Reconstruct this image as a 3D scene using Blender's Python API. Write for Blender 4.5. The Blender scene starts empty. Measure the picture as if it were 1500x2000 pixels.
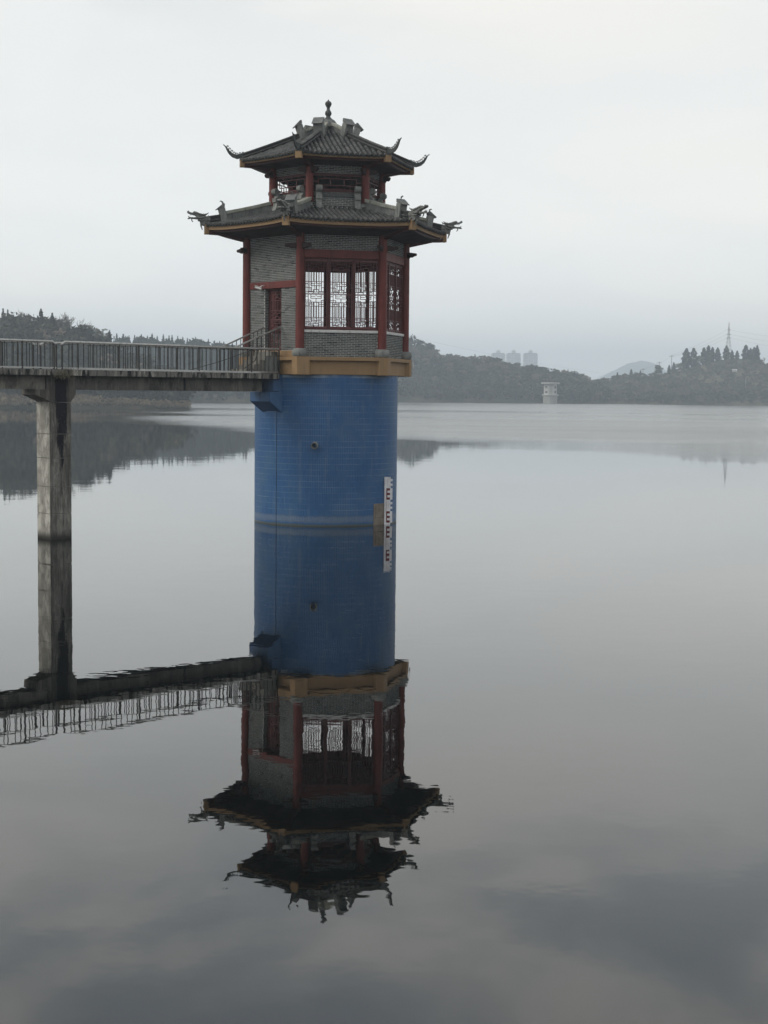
import bpy, math, random
import numpy as np
from math import sin, cos, pi, radians, sqrt, hypot, atan2
from mathutils import Matrix, Vector, Euler

random.seed(7)
rng = np.random.default_rng(7)
SC = bpy.context.scene
COL = SC.collection

# ------------------------------------------------------------------ camera
CAM_H = 4.98
cam_d = bpy.data.cameras.new('camera')
cam = bpy.data.objects.new('camera', cam_d)
COL.objects.link(cam)
cam_d.sensor_fit = 'VERTICAL'
cam_d.sensor_height = 24.0
cam_d.lens = 36.0
cam_d.clip_start = 0.5
cam_d.clip_end = 20000
cam.matrix_world = (Matrix.Translation((0, 0, CAM_H)) @ Matrix.Rotation(pi/2-0.0777, 4, 'X')
                    @ Matrix.Rotation(0.00994, 4, 'Z'))
SC.camera = cam

# ------------------------------------------------------------------ world, sun, exposure
SUN_EL, SUN_AZ = radians(36), radians(-104)      # azimuth from +Y towards +X
world = bpy.data.worlds.new('World')
SC.world = world
world.use_nodes = True
wt = world.node_tree
wt.nodes.clear()
def wn(t, **k):
    n = wt.nodes.new(t)
    for a, b in k.items():
        setattr(n, a, b)
    return n
wout = wn('ShaderNodeOutputWorld')
wbg = wn('ShaderNodeBackground')
wbg.inputs['Strength'].default_value = 0.1
wsky = wn('ShaderNodeTexSky', sky_type='NISHITA', sun_disc=False, sun_elevation=SUN_EL, sun_rotation=SUN_AZ,
          air_density=1.5, dust_density=4.0)
wtc = wn('ShaderNodeTexCoord')
wsep = wn('ShaderNodeSeparateXYZ')
wt.links.new(wtc.outputs['Generated'], wsep.inputs[0])
def wmath(op, a, b=None, clamp=False):
    n = wn('ShaderNodeMath', operation=op, use_clamp=clamp)
    for i, v in enumerate((a, b)):
        if v is None:
            continue
        if isinstance(v, (int, float)):
            n.inputs[i].default_value = v
        else:
            wt.links.new(v, n.inputs[i])
    return n.outputs[0]
wz = wmath('MAXIMUM', wsep.outputs['Z'], 0.0)
wza = wmath('ADD', wz, 0.16)
wcx = wmath('DIVIDE', wsep.outputs['X'], wza)
wcy = wmath('DIVIDE', wsep.outputs['Y'], wza)
wcomb = wn('ShaderNodeCombineXYZ')
wt.links.new(wcx, wcomb.inputs[0]); wt.links.new(wcy, wcomb.inputs[1])
wcomb.inputs[2].default_value = 2.6
wno = wn('ShaderNodeTexNoise')
wno.inputs['Scale'].default_value = 2.3
wno.inputs['Detail'].default_value = 4
wno.inputs['Roughness'].default_value = 0.5
wno.inputs['Distortion'].default_value = 0.4
wt.links.new(wcomb.outputs[0], wno.inputs['Vector'])
wmr = wn('ShaderNodeMapRange', interpolation_type='SMOOTHSTEP')
wmr.inputs['From Min'].default_value = 0.40
wmr.inputs['From Max'].default_value = 0.62
wt.links.new(wno.outputs['Fac'], wmr.inputs['Value'])
# cloud structure fades into the haze towards the horizon
wfade = wn('ShaderNodeMapRange', interpolation_type='SMOOTHSTEP')
wfade.inputs['From Min'].default_value = 0.20
wfade.inputs['From Max'].default_value = 0.36
wfade.inputs['To Min'].default_value = 0.06
wt.links.new(wz, wfade.inputs['Value'])
wfac = wmath('MULTIPLY', wmr.outputs[0], wfade.outputs[0])
wmix = wn('ShaderNodeMix', data_type='RGBA')
wno2 = wn('ShaderNodeTexNoise')
wno2.inputs['Scale'].default_value = 0.55
wno2.inputs['Detail'].default_value = 3
wt.links.new(wcomb.outputs[0], wno2.inputs['Vector'])
wtint = wn('ShaderNodeMapRange', interpolation_type='SMOOTHSTEP')
wtint.inputs['From Min'].default_value = 0.38
wtint.inputs['From Max'].default_value = 0.62
wt.links.new(wno2.outputs['Fac'], wtint.inputs['Value'])
wveil = wn('ShaderNodeMix', data_type='RGBA')
wveil.inputs['A'].default_value = (9.85, 9.6, 9.05, 1)
wveil.inputs['B'].default_value = (9.15, 9.22, 9.05, 1)
wt.links.new(wtint.outputs[0], wveil.inputs['Factor'])
wt.links.new(wveil.outputs['Result'], wmix.inputs['A'])
wmix.inputs['B'].default_value = (5.4, 5.9, 6.3, 1)
wt.links.new(wfac, wmix.inputs['Factor'])
wmix2 = wn('ShaderNodeMix', data_type='RGBA')
wmix2.inputs['Factor'].default_value = 0.93
wt.links.new(wsky.outputs[0], wmix2.inputs['A'])
wt.links.new(wmix.outputs['Result'], wmix2.inputs['B'])
# hazy overcast: a little more luminous low down, everywhere round the horizon
wlum = wn('ShaderNodeMapRange', interpolation_type='SMOOTHSTEP')
wlum.inputs['From Min'].default_value = 0.0
wlum.inputs['From Max'].default_value = 0.24
wlum.inputs['To Min'].default_value = 1.13
wlum.inputs['To Max'].default_value = 0.93
wt.links.new(wz, wlum.inputs['Value'])
wscale = wn('ShaderNodeVectorMath', operation='SCALE')
wt.links.new(wmix2.outputs['Result'], wscale.inputs[0])
wt.links.new(wlum.outputs[0], wscale.inputs['Scale'])
wt.links.new(wscale.outputs[0], wbg.inputs['Color'])
wt.links.new(wbg.outputs[0], wout.inputs['Surface'])

sun_d = bpy.data.lights.new('sun', 'SUN')
sun = bpy.data.objects.new('sun', sun_d)
COL.objects.link(sun)
sun_d.energy = 1.5
sun_d.angle = radians(25)
sun_d.color = (1.0, 0.95, 0.86)
sdir = Vector((sin(SUN_AZ)*cos(SUN_EL), cos(SUN_AZ)*cos(SUN_EL), sin(SUN_EL)))
sun.rotation_euler = (-sdir).to_track_quat('-Z', 'Y').to_euler()

SC.view_settings.view_transform = 'Standard'
SC.view_settings.look = 'None'
SC.view_settings.exposure = 0.22
SC.view_settings.gamma = 1.0
SC.view_settings.use_curve_mapping = False
SC.cycles.use_denoising = True
SC.cycles.max_bounces = 6
SC.cycles.diffuse_bounces = 3
SC.cycles.glossy_bounces = 3
SC.cycles.transmission_bounces = 2
SC.cycles.volume_bounces = 3
SC.cycles.caustics_reflective = False
SC.cycles.caustics_refractive = False
SC.cycles.sample_clamp_indirect = 4.0

# ------------------------------------------------------------------ node material helper
class NM:
    def __init__(self, name):
        self.m = bpy.data.materials.new(name)
        self.m.use_nodes = True
        self.t = self.m.node_tree
        self.b = self.t.nodes['Principled BSDF']
    def n(self, typ, ins=None, **props):
        nd = self.t.nodes.new(typ)
        for k, v in props.items():
            setattr(nd, k, v)
        for k, v in (ins or {}).items():
            self.set(nd, k, v)
        return nd
    def set(self, nd, k, v):
        s = nd.inputs[k]
        if hasattr(v, 'is_output'):
            self.t.links.new(v, s)
        else:
            if isinstance(v, (tuple, list)) and len(v) == 3 and s.type == 'RGBA':
                v = (*v, 1)
            s.default_value = v
    def noise(self, vec, scale, detail=4, rough=0.55, dist=0.0):
        return self.n('ShaderNodeTexNoise', {'Vector': vec, 'Scale': scale, 'Detail': detail, 'Roughness': rough, 'Distortion': dist}).outputs['Fac']
    def mapr(self, v, a, b, c=0.0, d=1.0):
        return self.n('ShaderNodeMapRange', {'Value': v, 'From Min': a, 'From Max': b, 'To Min': c, 'To Max': d}, interpolation_type='SMOOTHSTEP').outputs[0]
    def mix(self, f, a, b, blend='MIX'):
        nd = self.n('ShaderNodeMix', data_type='RGBA', blend_type=blend)
        self.set(nd, 'Factor', f); self.set(nd, 'A', a); self.set(nd, 'B', b)
        return nd.outputs['Result']
    def math(self, op, a, b=0.0, clamp=False):
        nd = self.n('ShaderNodeMath', operation=op, use_clamp=clamp)
        self.set(nd, 0, a); self.set(nd, 1, b)
        return nd.outputs[0]
    def pos(self, scale=(1, 1, 1)):
        g = self.n('ShaderNodeNewGeometry')
        mp = self.n('ShaderNodeMapping', {'Vector': g.outputs['Position'], 'Scale': scale})
        return mp.outputs[0]
    def posz(self):
        g = self.n('ShaderNodeNewGeometry')
        s = self.n('ShaderNodeSeparateXYZ', {0: g.outputs['Position']})
        return s.outputs
    def rnd(self):
        g = self.n('ShaderNodeNewGeometry')
        o = self.n('ShaderNodeObjectInfo')
        s = self.math('ADD', g.outputs['Random Per Island'], o.outputs['Random'])
        return self.math('FRACT', s)
    def bump(self, h, strength=0.3, dist=0.01):
        bn = self.n('ShaderNodeBump', {'Height': h, 'Strength': strength, 'Distance': dist})
        self.t.links.new(bn.outputs[0], self.b.inputs['Normal'])
    def out(self, color, rough=0.8, spec=0.3):
        self.set(self.b, 'Base Color', color)
        self.set(self.b, 'Roughness', rough)
        self.b.inputs['Specular IOR Level'].default_value = spec
        return self.m

def mat_plain(name, c1, c2, scale=3.0, rough=0.7, bump=0.2, bscale=60, streak=None, spec=0.3, c3=None):
    q = NM(name)
    p = q.pos()
    f = q.mapr(q.noise(p, scale, 5, 0.6), 0.35, 0.68)
    col = q.mix(f, c1, c2)
    f2 = q.mapr(q.noise(q.pos((6, 6, 0.7)), scale*0.6, 4), 0.5, 0.75)
    col = q.mix(f2, col, c3 or tuple(x*0.62 for x in c1))
    q.bump(q.noise(p, bscale, 3), bump, 0.004)
    return q.out(col, rough, spec)

M = {}
# grey facing brick: every brick its own tone, a few nearly black
q = NM('grey_brick')
r = q.rnd()
c = q.mix(q.mapr(r, 0.0, 0.55), (0.072, 0.078, 0.077), (0.12, 0.126, 0.123))
c = q.mix(q.mapr(r, 0.93, 0.96), c, (0.035, 0.037, 0.039))
c = q.mix(q.mapr(q.noise(q.pos(), 1.1, 4), 0.5, 0.75), c, (0.14, 0.14, 0.125))
q.bump(q.noise(q.pos(), 70, 3), 0.4, 0.004)
M['brick'] = q.out(c, 0.85, 0.2)
q = NM('lime_mortar')
c = q.mix(q.mapr(q.noise(q.pos(), 2.2, 5), 0.35, 0.7), (0.56, 0.57, 0.55), (0.42, 0.43, 0.415))
q.bump(q.noise(q.pos(), 90, 3), 0.3, 0.004)
M['mortar'] = q.out(c, 0.9, 0.2)
M['red'] = mat_plain('oxide_red_paint', (0.105, 0.019, 0.015), (0.14, 0.028, 0.022), 2.0, 0.55, 0.15, 50)
M['darkred'] = mat_plain('dark_red_paint', (0.055, 0.014, 0.014), (0.075, 0.02, 0.018), 2.0, 0.55, 0.1, 50)
M['maroon'] = mat_plain('maroon_lattice_paint', (0.10, 0.030, 0.032), (0.13, 0.045, 0.045), 3.0, 0.5, 0.1, 50)
M['black_wood'] = mat_plain('weathered_dark_timber', (0.030, 0.016, 0.016), (0.05, 0.026, 0.024), 4.0, 0.7, 0.3, 40)
M['ochre'] = mat_plain('ochre_wall_paint', (0.25, 0.158, 0.078), (0.285, 0.185, 0.098), 1.3, 0.65, 0.12, 40, c3=(0.22, 0.145, 0.08))
M['stone'] = mat_plain('grey_stone', (0.17, 0.178, 0.172), (0.23, 0.238, 0.225), 4.0, 0.85, 0.4, 60)
M['ridge'] = mat_plain('grey_ridge_mortar', (0.12, 0.128, 0.128), (0.18, 0.185, 0.178), 3.0, 0.85, 0.4, 40)
M['ridgecap'] = mat_plain('mossy_ridge_cap', (0.30, 0.31, 0.28), (0.22, 0.22, 0.18), 3.0, 0.85, 0.5, 40, c3=(0.15, 0.15, 0.11))
M['figure'] = mat_plain('grey_fired_clay', (0.12, 0.125, 0.12), (0.22, 0.225, 0.21), 9.0, 0.85, 0.5, 60)
M['dark_clay'] = mat_plain('dark_fired_clay', (0.045, 0.05, 0.05), (0.075, 0.08, 0.078), 6.0, 0.7, 0.4, 60)
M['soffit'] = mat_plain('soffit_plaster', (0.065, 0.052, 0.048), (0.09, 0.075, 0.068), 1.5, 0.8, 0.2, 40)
M['white'] = mat_plain('white_paint', (0.60, 0.60, 0.60), (0.52, 0.52, 0.51), 3.0, 0.6, 0.15, 40, c3=(0.42, 0.42, 0.4))
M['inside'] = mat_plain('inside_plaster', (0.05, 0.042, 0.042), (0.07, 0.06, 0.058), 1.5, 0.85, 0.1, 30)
M['steel'] = mat_plain('railing_steel', (0.03, 0.03, 0.03), (0.048, 0.048, 0.046), 3.0, 0.5, 0.1, 40, spec=0.3)
M['steel_top'] = mat_plain('handrail_steel', (0.34, 0.34, 0.33), (0.42, 0.42, 0.41), 3.0, 0.3, 0.1, 40, spec=0.7)
M['steel_top'].node_tree.nodes['Principled BSDF'].inputs['Metallic'].default_value = 0.55
M['black_plastic'] = mat_plain('black_casing', (0.02, 0.02, 0.02), (0.035, 0.035, 0.035), 3.0, 0.45, 0.1, 40)
M['machine'] = mat_plain('hoist_machine_paint', (0.03, 0.035, 0.035), (0.06, 0.06, 0.055), 3.0, 0.5, 0.1, 40)
M['mark_red'] = mat_plain('gauge_red', (0.13, 0.014, 0.020), (0.085, 0.018, 0.022), 9.0, 0.6, 0.1, 40)
M['gauge_white'] = mat_plain('gauge_white', (0.66, 0.67, 0.70), (0.55, 0.55, 0.58), 5.0, 0.5, 0.1, 40, c3=(0.36, 0.28, 0.27))
M['patch'] = mat_plain('cement_patch', (0.16, 0.135, 0.11), (0.21, 0.18, 0.15), 5.0, 0.9, 0.4, 40)
# roof tiles
q = NM('grey_roof_tile')
r = q.rnd()
c = q.mix(r, (0.043, 0.044, 0.045), (0.090, 0.091, 0.091))
c = q.mix(q.mapr(q.noise(q.pos(), 1.6, 5), 0.5, 0.72), c, (0.105, 0.104, 0.098))
c = q.mix(q.mapr(q.noise(q.pos(), 5, 5), 0.56, 0.74), c, (0.045, 0.047, 0.046))
q.bump(q.noise(q.pos(), 50, 3), 0.4, 0.005)
M['tile'] = q.out(c, 0.8, 0.3)
q = NM('pan_tile')
c = q.mix(q.noise(q.pos(), 4, 5), (0.022, 0.023, 0.024), (0.05, 0.052, 0.05))
q.bump(q.noise(q.pos(), 50, 3), 0.4, 0.005)
M['pan'] = q.out(c, 0.85, 0.2)
# blue ceramic tiles with a lime line near the water
q = NM('blue_glazed_tile')
r = q.rnd()
o = q.posz()
c = q.mix(r, (0.017, 0.080, 0.205), (0.026, 0.10, 0.245))
c = q.mix(q.mapr(q.noise(q.pos(), 0.8, 5), 0.42, 0.75), c, (0.045, 0.115, 0.225))
c = q.mix(q.mapr(q.noise(q.pos((5, 5, 0.5)), 1.2, 5), 0.55, 0.8, 0, 0.6), c, (0.14, 0.19, 0.25))
wob = q.math('MULTIPLY', q.math('SUBTRACT', q.noise(q.pos(), 2.5, 4), 0.5), 0.10)
zz = q.math('ADD', o['Z'], wob)
lime = q.math('MULTIPLY', q.math('MULTIPLY', q.mapr(zz, 0.10, 0.16), q.mapr(zz, 0.42, 0.30)), q.mapr(q.noise(q.pos((4, 4, 9)), 3.0, 6, 0.7), 0.3, 0.55, 0.45, 1.0))
c = q.mix(q.math('MULTIPLY', lime, 0.36), c, (0.25, 0.27, 0.28))
c = q.mix(q.mapr(zz, 0.10, 0.02), c, (0.07, 0.085, 0.08))
q.bump(q.noise(q.pos(), 8, 3), 0.08, 0.01)
M['blue'] = q.out(c, 0.45, 0.28)
q = NM('blue_grout')
o = q.posz()
g = q.mapr(q.noise(q.pos((1, 1, 1.6)), 1.0, 5, 0.6), 0.36, 0.60)
c = q.mix(g, (0.07, 0.12, 0.22), (0.32, 0.40, 0.50))
c = q.mix(q.mapr(o['Z'], 0.45, 0.35), c, (0.06, 0.07, 0.08))
M['grout'] = q.out(c, 0.85, 0.2)
M['bluewall'] = mat_plain('blue_painted_corbel', (0.04, 0.10, 0.215), (0.05, 0.12, 0.25), 1.6, 0.5, 0.1, 30)
# concrete with board marks, rain streaks and black algae
def concrete(name, base, dark, thr, light=(0.50, 0.47, 0.41), sv=(1.3, 1.3, 0.7)):
    q = NM(name)
    n1 = q.noise(q.pos(), 3.0, 8, 0.65)
    c = q.mix(q.mapr(n1, 0.35, 0.65), base, tuple(x*0.78 for x in base))
    c = q.mix(q.mapr(q.noise(q.pos((3, 3, 0.45)), 1.6, 7, 0.65), 0.5, 0.66), c, light)
    c = q.mix(q.mapr(q.noise(q.pos(sv), 1.4, 7, 0.62), thr, thr+0.12), c, dark)
    c = q.mix(q.mapr(q.noise(q.pos(), 16, 6, 0.7), 0.60, 0.68), c, tuple(x*0.45 for x in base))
    o = q.posz()
    c = q.mix(q.mapr(o['Z'], 0.35, 0.05), c, (0.035, 0.033, 0.028))
    q.bump(q.math('ADD', q.noise(q.pos(), 25, 6), q.noise(q.pos((20, 20, 1)), 1.5, 4)), 0.5, 0.02)
    return q.out(c, 0.9, 0.2)
M['conc_light'] = concrete('weathered_concrete_pale', (0.36, 0.34, 0.29), (0.10, 0.09, 0.075), 0.60)
M['conc'] = concrete('weathered_concrete', (0.19, 0.18, 0.16), (0.09, 0.085, 0.08), 0.50, (0.24, 0.225, 0.20))
M['conc_dark'] = concrete('weathered_concrete_stained', (0.125, 0.12, 0.11), (0.06, 0.057, 0.053), 0.50, (0.165, 0.155, 0.14))
M['conc_edge'] = concrete('weathered_deck_edge', (0.17, 0.165, 0.15), (0.02, 0.02, 0.02), 0.47, (0.40, 0.38, 0.35), (4.0, 4.0, 0.9))
def pier_concrete(name, base, light):
    q = NM(name)
    g = q.n('ShaderNodeNewGeometry')
    rel = q.n('ShaderNodeVectorMath', {0: g.outputs['Position'], 1: (-2.274, 59.54, 0)}, operation='SUBTRACT').outputs[0]
    aB_ = -0.2849-pi/6
    S_ = q.n('ShaderNodeVectorMath', {0: rel, 1: (sin(aB_), -cos(aB_), 0)}, operation='DOT_PRODUCT').outputs['Value']
    Q_ = q.n('ShaderNodeVectorMath', {0: rel, 1: (cos(aB_), sin(aB_), 0)}, operation='DOT_PRODUCT').outputs['Value']
    Z_ = q.n('ShaderNodeSeparateXYZ', {0: rel}).outputs['Z']
    n1 = q.noise(q.pos(), 3.0, 8, 0.65)
    c = q.mix(q.mapr(n1, 0.35, 0.65), base, tuple(x*0.75 for x in base))
    c = q.mix(q.mapr(q.noise(q.pos((2, 2, 0.8)), 1.6, 7, 0.7), 0.44, 0.62), c, light)
    c = q.mix(q.mapr(q.noise(q.pos((4, 4, 0.9)), 1.4, 7, 0.7), 0.57, 0.7), c, tuple(x*0.5 for x in base))
    # drain side of the pier has old water stains plus its shade painted in
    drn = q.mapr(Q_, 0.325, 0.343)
    stain_shade = q.math('ADD', q.noise(q.pos((3.5, 3.5, 0.5)), 1.5, 7, 0.65), q.math('MULTIPLY', q.math('SUBTRACT', 2.0, Z_), -0.01))
    c = q.mix(q.math('MULTIPLY', drn, q.mapr(stain_shade, 0.38, 0.62, 0.45, 0.95)), c, (0.06, 0.056, 0.05))
    # black algae below the leaking deck joint, thinning downwards
    off = q.math('ABSOLUTE', q.math('SUBTRACT', S_, q.math('ADD', 12.02, q.math('MULTIPLY', q.math('SUBTRACT', q.noise(q.pos((1, 1, 1)), 1.3, 3), 0.5), 0.3))))
    wid = q.mapr(Z_, 0.8, 4.9, -0.03, 0.23)
    blk = q.mapr(q.math('ADD', q.math('SUBTRACT', wid, off), q.math('MULTIPLY', q.math('SUBTRACT', q.noise(q.pos((8, 8, 0.9)), 2.0, 6, 0.65), 0.5), 0.35)), -0.02, 0.05)
    c = q.mix(q.math('MULTIPLY', drn, blk), c, (0.010, 0.010, 0.014))
    c = q.mix(q.mapr(Z_, 0.35, 0.02), c, (0.03, 0.028, 0.024))
    c = q.mix(q.mapr(q.noise(q.pos(), 16, 6, 0.7), 0.60, 0.68), c, tuple(x*0.4 for x in base))
    q.bump(q.math('ADD', q.noise(q.pos(), 25, 6), q.noise(q.pos((20, 20, 1)), 1.5, 4)), 0.5, 0.02)
    return q.out(c, 0.9, 0.2)
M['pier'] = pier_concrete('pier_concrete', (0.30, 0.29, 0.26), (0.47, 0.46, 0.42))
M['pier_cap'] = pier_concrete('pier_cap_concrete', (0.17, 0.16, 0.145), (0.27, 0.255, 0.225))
M['algae'] = mat_plain('black_algae', (0.012, 0.012, 0.016), (0.03, 0.03, 0.032), 6.0, 0.7, 0.4, 40)
def foliage(name, a, b, browns=0.0):
    q = NM(name)
    at = q.n('ShaderNodeAttribute', attribute_name='tint').outputs['Fac']
    g = q.n('ShaderNodeNewGeometry').outputs['Random Per Island']
    f = q.math('ADD', q.math('MULTIPLY', at, 0.65), q.math('MULTIPLY', g, 0.35))
    c = q.mix(f, a, b)
    if browns:
        big = q.noise(q.pos((1, 1, 2.0)), 0.018, 4, 0.6)
        c = q.mix(q.math('MULTIPLY', q.mapr(big, 0.5, 0.66), browns), c, (0.115, 0.085, 0.06))
        c = q.mix(q.math('MULTIPLY', q.mapr(at, 0.86, 0.93), 0.8), c, (0.15, 0.12, 0.095))
    m = q.out(c, 0.8, 0.15)
    q.b.inputs['Subsurface Weight'].default_value = 0.0
    return m
M['leaf'] = foliage('mixed_woodland_leaf', (0.010, 0.018, 0.015), (0.072, 0.078, 0.048), 0.5)
M['leaf_dark'] = foliage('evergreen_leaf', (0.012, 0.020, 0.016), (0.036, 0.046, 0.030))
M['leaf_pale'] = foliage('pale_loose_leaf', (0.10, 0.115, 0.085), (0.17, 0.175, 0.13))
M['scrub'] = foliage('dry_scrub', (0.032, 0.040, 0.026), (0.11, 0.10, 0.066), 0.6)
M['reed'] = foliage('dry_reed', (0.16, 0.125, 0.08), (0.30, 0.25, 0.17))
M['bark'] = mat_plain('bare_bark', (0.10, 0.085, 0.07), (0.16, 0.14, 0.12), 3.0, 0.9, 0.2, 20)
q = NM('hill_soil')
c = q.mix(q.mapr(q.noise(q.pos((1, 1, 2)), 0.06, 6, 0.6), 0.4, 0.6), (0.05, 0.055, 0.032), (0.115, 0.095, 0.062))
M['soil'] = q.out(c, 0.95, 0.1)
M['lakebed'] = mat_plain('lake_bed_mud', (0.06, 0.055, 0.04), (0.08, 0.07, 0.05), 0.2, 0.9, 0.1, 2)
M['mist_hill'] = mat_plain('far_hill_cover', (0.06, 0.075, 0.05), (0.09, 0.10, 0.07), 0.01, 0.95, 0.1, 1)
M['pale_conc'] = mat_plain('pale_render', (0.50, 0.49, 0.46), (0.42, 0.41, 0.39), 0.5, 0.8, 0.1, 5)
M['pale_conc2'] = mat_plain('pale_shaft_render', (0.36, 0.36, 0.33), (0.30, 0.30, 0.28), 0.4, 0.8, 0.1, 5)
M['block'] = mat_plain('apartment_render', (0.42, 0.42, 0.40), (0.36, 0.36, 0.35), 0.05, 0.8, 0.05, 5)
M['glass_dark'] = mat_plain('dark_window', (0.05, 0.06, 0.065), (0.08, 0.09, 0.09), 0.5, 0.25, 0.02, 5)
M['pylon'] = mat_plain('galvanised_steel', (0.16, 0.165, 0.17), (0.2, 0.2, 0.2), 1.0, 0.6, 0.1, 5)
M['wire'] = mat_plain('power_wire', (0.06, 0.06, 0.06), (0.08, 0.08, 0.08), 1.0, 0.6, 0.1, 5)
M['roofbrown'] = mat_plain('old_house_roof', (0.09, 0.08, 0.075), (0.13, 0.115, 0.10), 0.6, 0.85, 0.1, 5)

# ------------------------------------------------------------------ mesh builder
class MB:
    def __init__(s):
        s.v = []; s.f = []
    def add(s, vs, fs, M_=None):
        b = len(s.v)
        if M_ is not None:
            vs = [tuple(M_ @ Vector(v)) for v in vs]
        s.v += [tuple(v) for v in vs]
        s.f += [tuple(b+i for i in f) for f in fs]
        return s
    def box(s, x0, x1, y0, y1, z0, z1, M_=None):
        vs = [(x0,y0,z0),(x1,y0,z0),(x1,y1,z0),(x0,y1,z0),(x0,y0,z1),(x1,y0,z1),(x1,y1,z1),(x0,y1,z1)]
        fs = [(0,3,2,1),(4,5,6,7),(0,1,5,4),(1,2,6,5),(2,3,7,6),(3,0,4,7)]
        return s.add(vs, fs, M_)
    def prism(s, poly, d0, d1, M_=None):
        """poly in the xz plane, thickness along y from d0 to d1"""
        n = len(poly)
        vs = [(x, d0, z) for x, z in poly]+[(x, d1, z) for x, z in poly]
        fs = [tuple(range(n)), tuple(range(2*n-1, n-1, -1))]
        fs += [(i, i+n, (i+1) % n+n, (i+1) % n) for i in range(n)]
        return s.add(vs, fs, M_)
    def tube(s, pts, rad, n=8, M_=None, caps=True):
        P = [Vector(p) for p in pts]
        if not hasattr(rad, '__len__'):
            rad = [rad]*len(P)
        vs = []; fs = []
        for i, p in enumerate(P):
            d = (P[min(i+1, len(P)-1)]-P[max(i-1, 0)]).normalized()
            up = Vector((0, 0, 1)) if abs(d.z) < 0.95 else Vector((1, 0, 0))
            a = d.cross(up).normalized(); b = a.cross(d)
            for k in range(n):
                t = 2*pi*k/n
                vs.append(tuple(p+(a*cos(t)+b*sin(t))*rad[i]))
        for i in range(len(P)-1):
            for k in range(n):
                fs.append((i*n+k, i*n+(k+1) % n, (i+1)*n+(k+1) % n, (i+1)*n+k))
        if caps:
            fs.append(tuple(range(n-1, -1, -1))); fs.append(tuple((len(P)-1)*n+k for k in range(n)))
        return s.add(vs, fs, M_)
    def lathe(s, prof, n=24, M_=None):
        """prof list of (r, z) from bottom to top"""
        vs = []; fs = []
        for r, z in prof:
            for k in range(n):
                t = 2*pi*k/n
                vs.append((r*cos(t), r*sin(t), z))
        for i in range(len(prof)-1):
            for k in range(n):
                fs.append((i*n+k, i*n+(k+1) % n, (i+1)*n+(k+1) % n, (i+1)*n+k))
        fs.append(tuple(range(n-1, -1, -1))); fs.append(tuple((len(prof)-1)*n+k for k in range(n)))
        return s.add(vs, fs, M_)
    def mesh(s, name, mat, smooth=False):
        me = bpy.data.meshes.new(name)
        me.from_pydata(s.v, [], s.f)
        me.materials.append(mat)
        if smooth:
            me.polygons.foreach_set('use_smooth', [True]*len(me.polygons))
            me.set_sharp_from_angle(angle=radians(40))
        me.update()
        return me
    def build(s, name, mat, parent=None, smooth=False, bevel=0.0, kind=None, label=None):
        o = bpy.data.objects.new(name, s.mesh(name, mat, smooth))
        COL.objects.link(o)
        if parent: o.parent = parent
        if bevel:
            m = o.modifiers.new('edge', 'BEVEL'); m.width = bevel; m.segments = 2; m.limit_method = 'ANGLE'
        if kind: o['kind'] = kind
        if label: o['label'] = label
        return o

def thing(name, label, cat, loc=(0, 0, 0), group=None):
    o = bpy.data.objects.new(name, None)
    o.empty_display_size = 0.2
    COL.objects.link(o)
    o.location = loc
    o['label'] = label; o['category'] = cat
    if group: o['group'] = group
    return o
def tag(o, label, cat, group=None):
    o['label'] = label; o['category'] = cat
    if group: o['group'] = group
    return o

def arrays_mesh(name, V, F, mat, tint=None):
    """V (n,3) F (m,k) numpy -> mesh"""
    me = bpy.data.meshes.new(name)
    V = np.asarray(V, np.float32); F = np.asarray(F, np.int32)
    k = F.shape[1]
    me.vertices.add(len(V)); me.vertices.foreach_set('co', V.ravel())
    me.loops.add(F.size); me.loops.foreach_set('vertex_index', F.ravel())
    me.polygons.add(len(F))
    me.polygons.foreach_set('loop_start', np.arange(0, F.size, k, dtype=np.int32))
    me.polygons.foreach_set('loop_total', np.full(len(F), k, np.int32))
    me.materials.append(mat)
    me.update(calc_edges=True)
    if tint is not None:
        a = me.attributes.new('tint', 'FLOAT', 'POINT')
        a.data.foreach_set('value', np.asarray(tint, np.float32))
    return me

def pieces(name, template, mats, score, parent, mat, limit=300):
    """alike pieces: the `limit` best-scored become objects that share mesh data, the rest one joined part"""
    order = sorted(range(len(mats)), key=lambda i: -score[i])
    me = template.mesh(name, mat)
    for i in order[:limit]:
        o = bpy.data.objects.new(name, me)
        COL.objects.link(o)
        o.parent = parent
        o.matrix_local = mats[i]
    rest = order[limit:]
    if rest:
        T = np.array(template.v); base = np.c_[T, np.ones(len(T))]
        big = MB()
        for i in rest:
            W = base @ np.array(mats[i]).T
            big.add(W[:, :3].tolist(), template.f)
        big.build(name+'_field', mat, parent, kind='stuff')

# ------------------------------------------------------------------ tower frame (hexagon)
TX, TY = -2.274, 59.54
A0 = -0.2849
def HV(R, k, z=0.0):
    a = A0+k*pi/3
    return Vector((R*sin(a), -R*cos(a), z))
def FM(k):
    """frame of hexagon side k: x along the side, y INTO the tower, z up, origin on the axis"""
    a = A0+(k+0.5)*pi/3
    t = Vector((cos(a), sin(a), 0)); n = Vector((sin(a), -cos(a), 0))
    return Matrix(((t.x, -n.x, 0, 0), (t.y, -n.y, 0, 0), (0, 0, 1, 0), (0, 0, 0, 1)))
def VM(k):
    """frame of hip k: x outwards, y tangential, z up"""
    a = A0+k*pi/3
    n = Vector((sin(a), -cos(a), 0)); t = Vector((cos(a), sin(a), 0))
    return Matrix(((n.x, t.x, 0, 0), (n.y, t.y, 0, 0), (0, 0, 1, 0), (0, 0, 0, 1)))
C30 = cos(pi/6); T30 = math.tan(pi/6)
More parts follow.
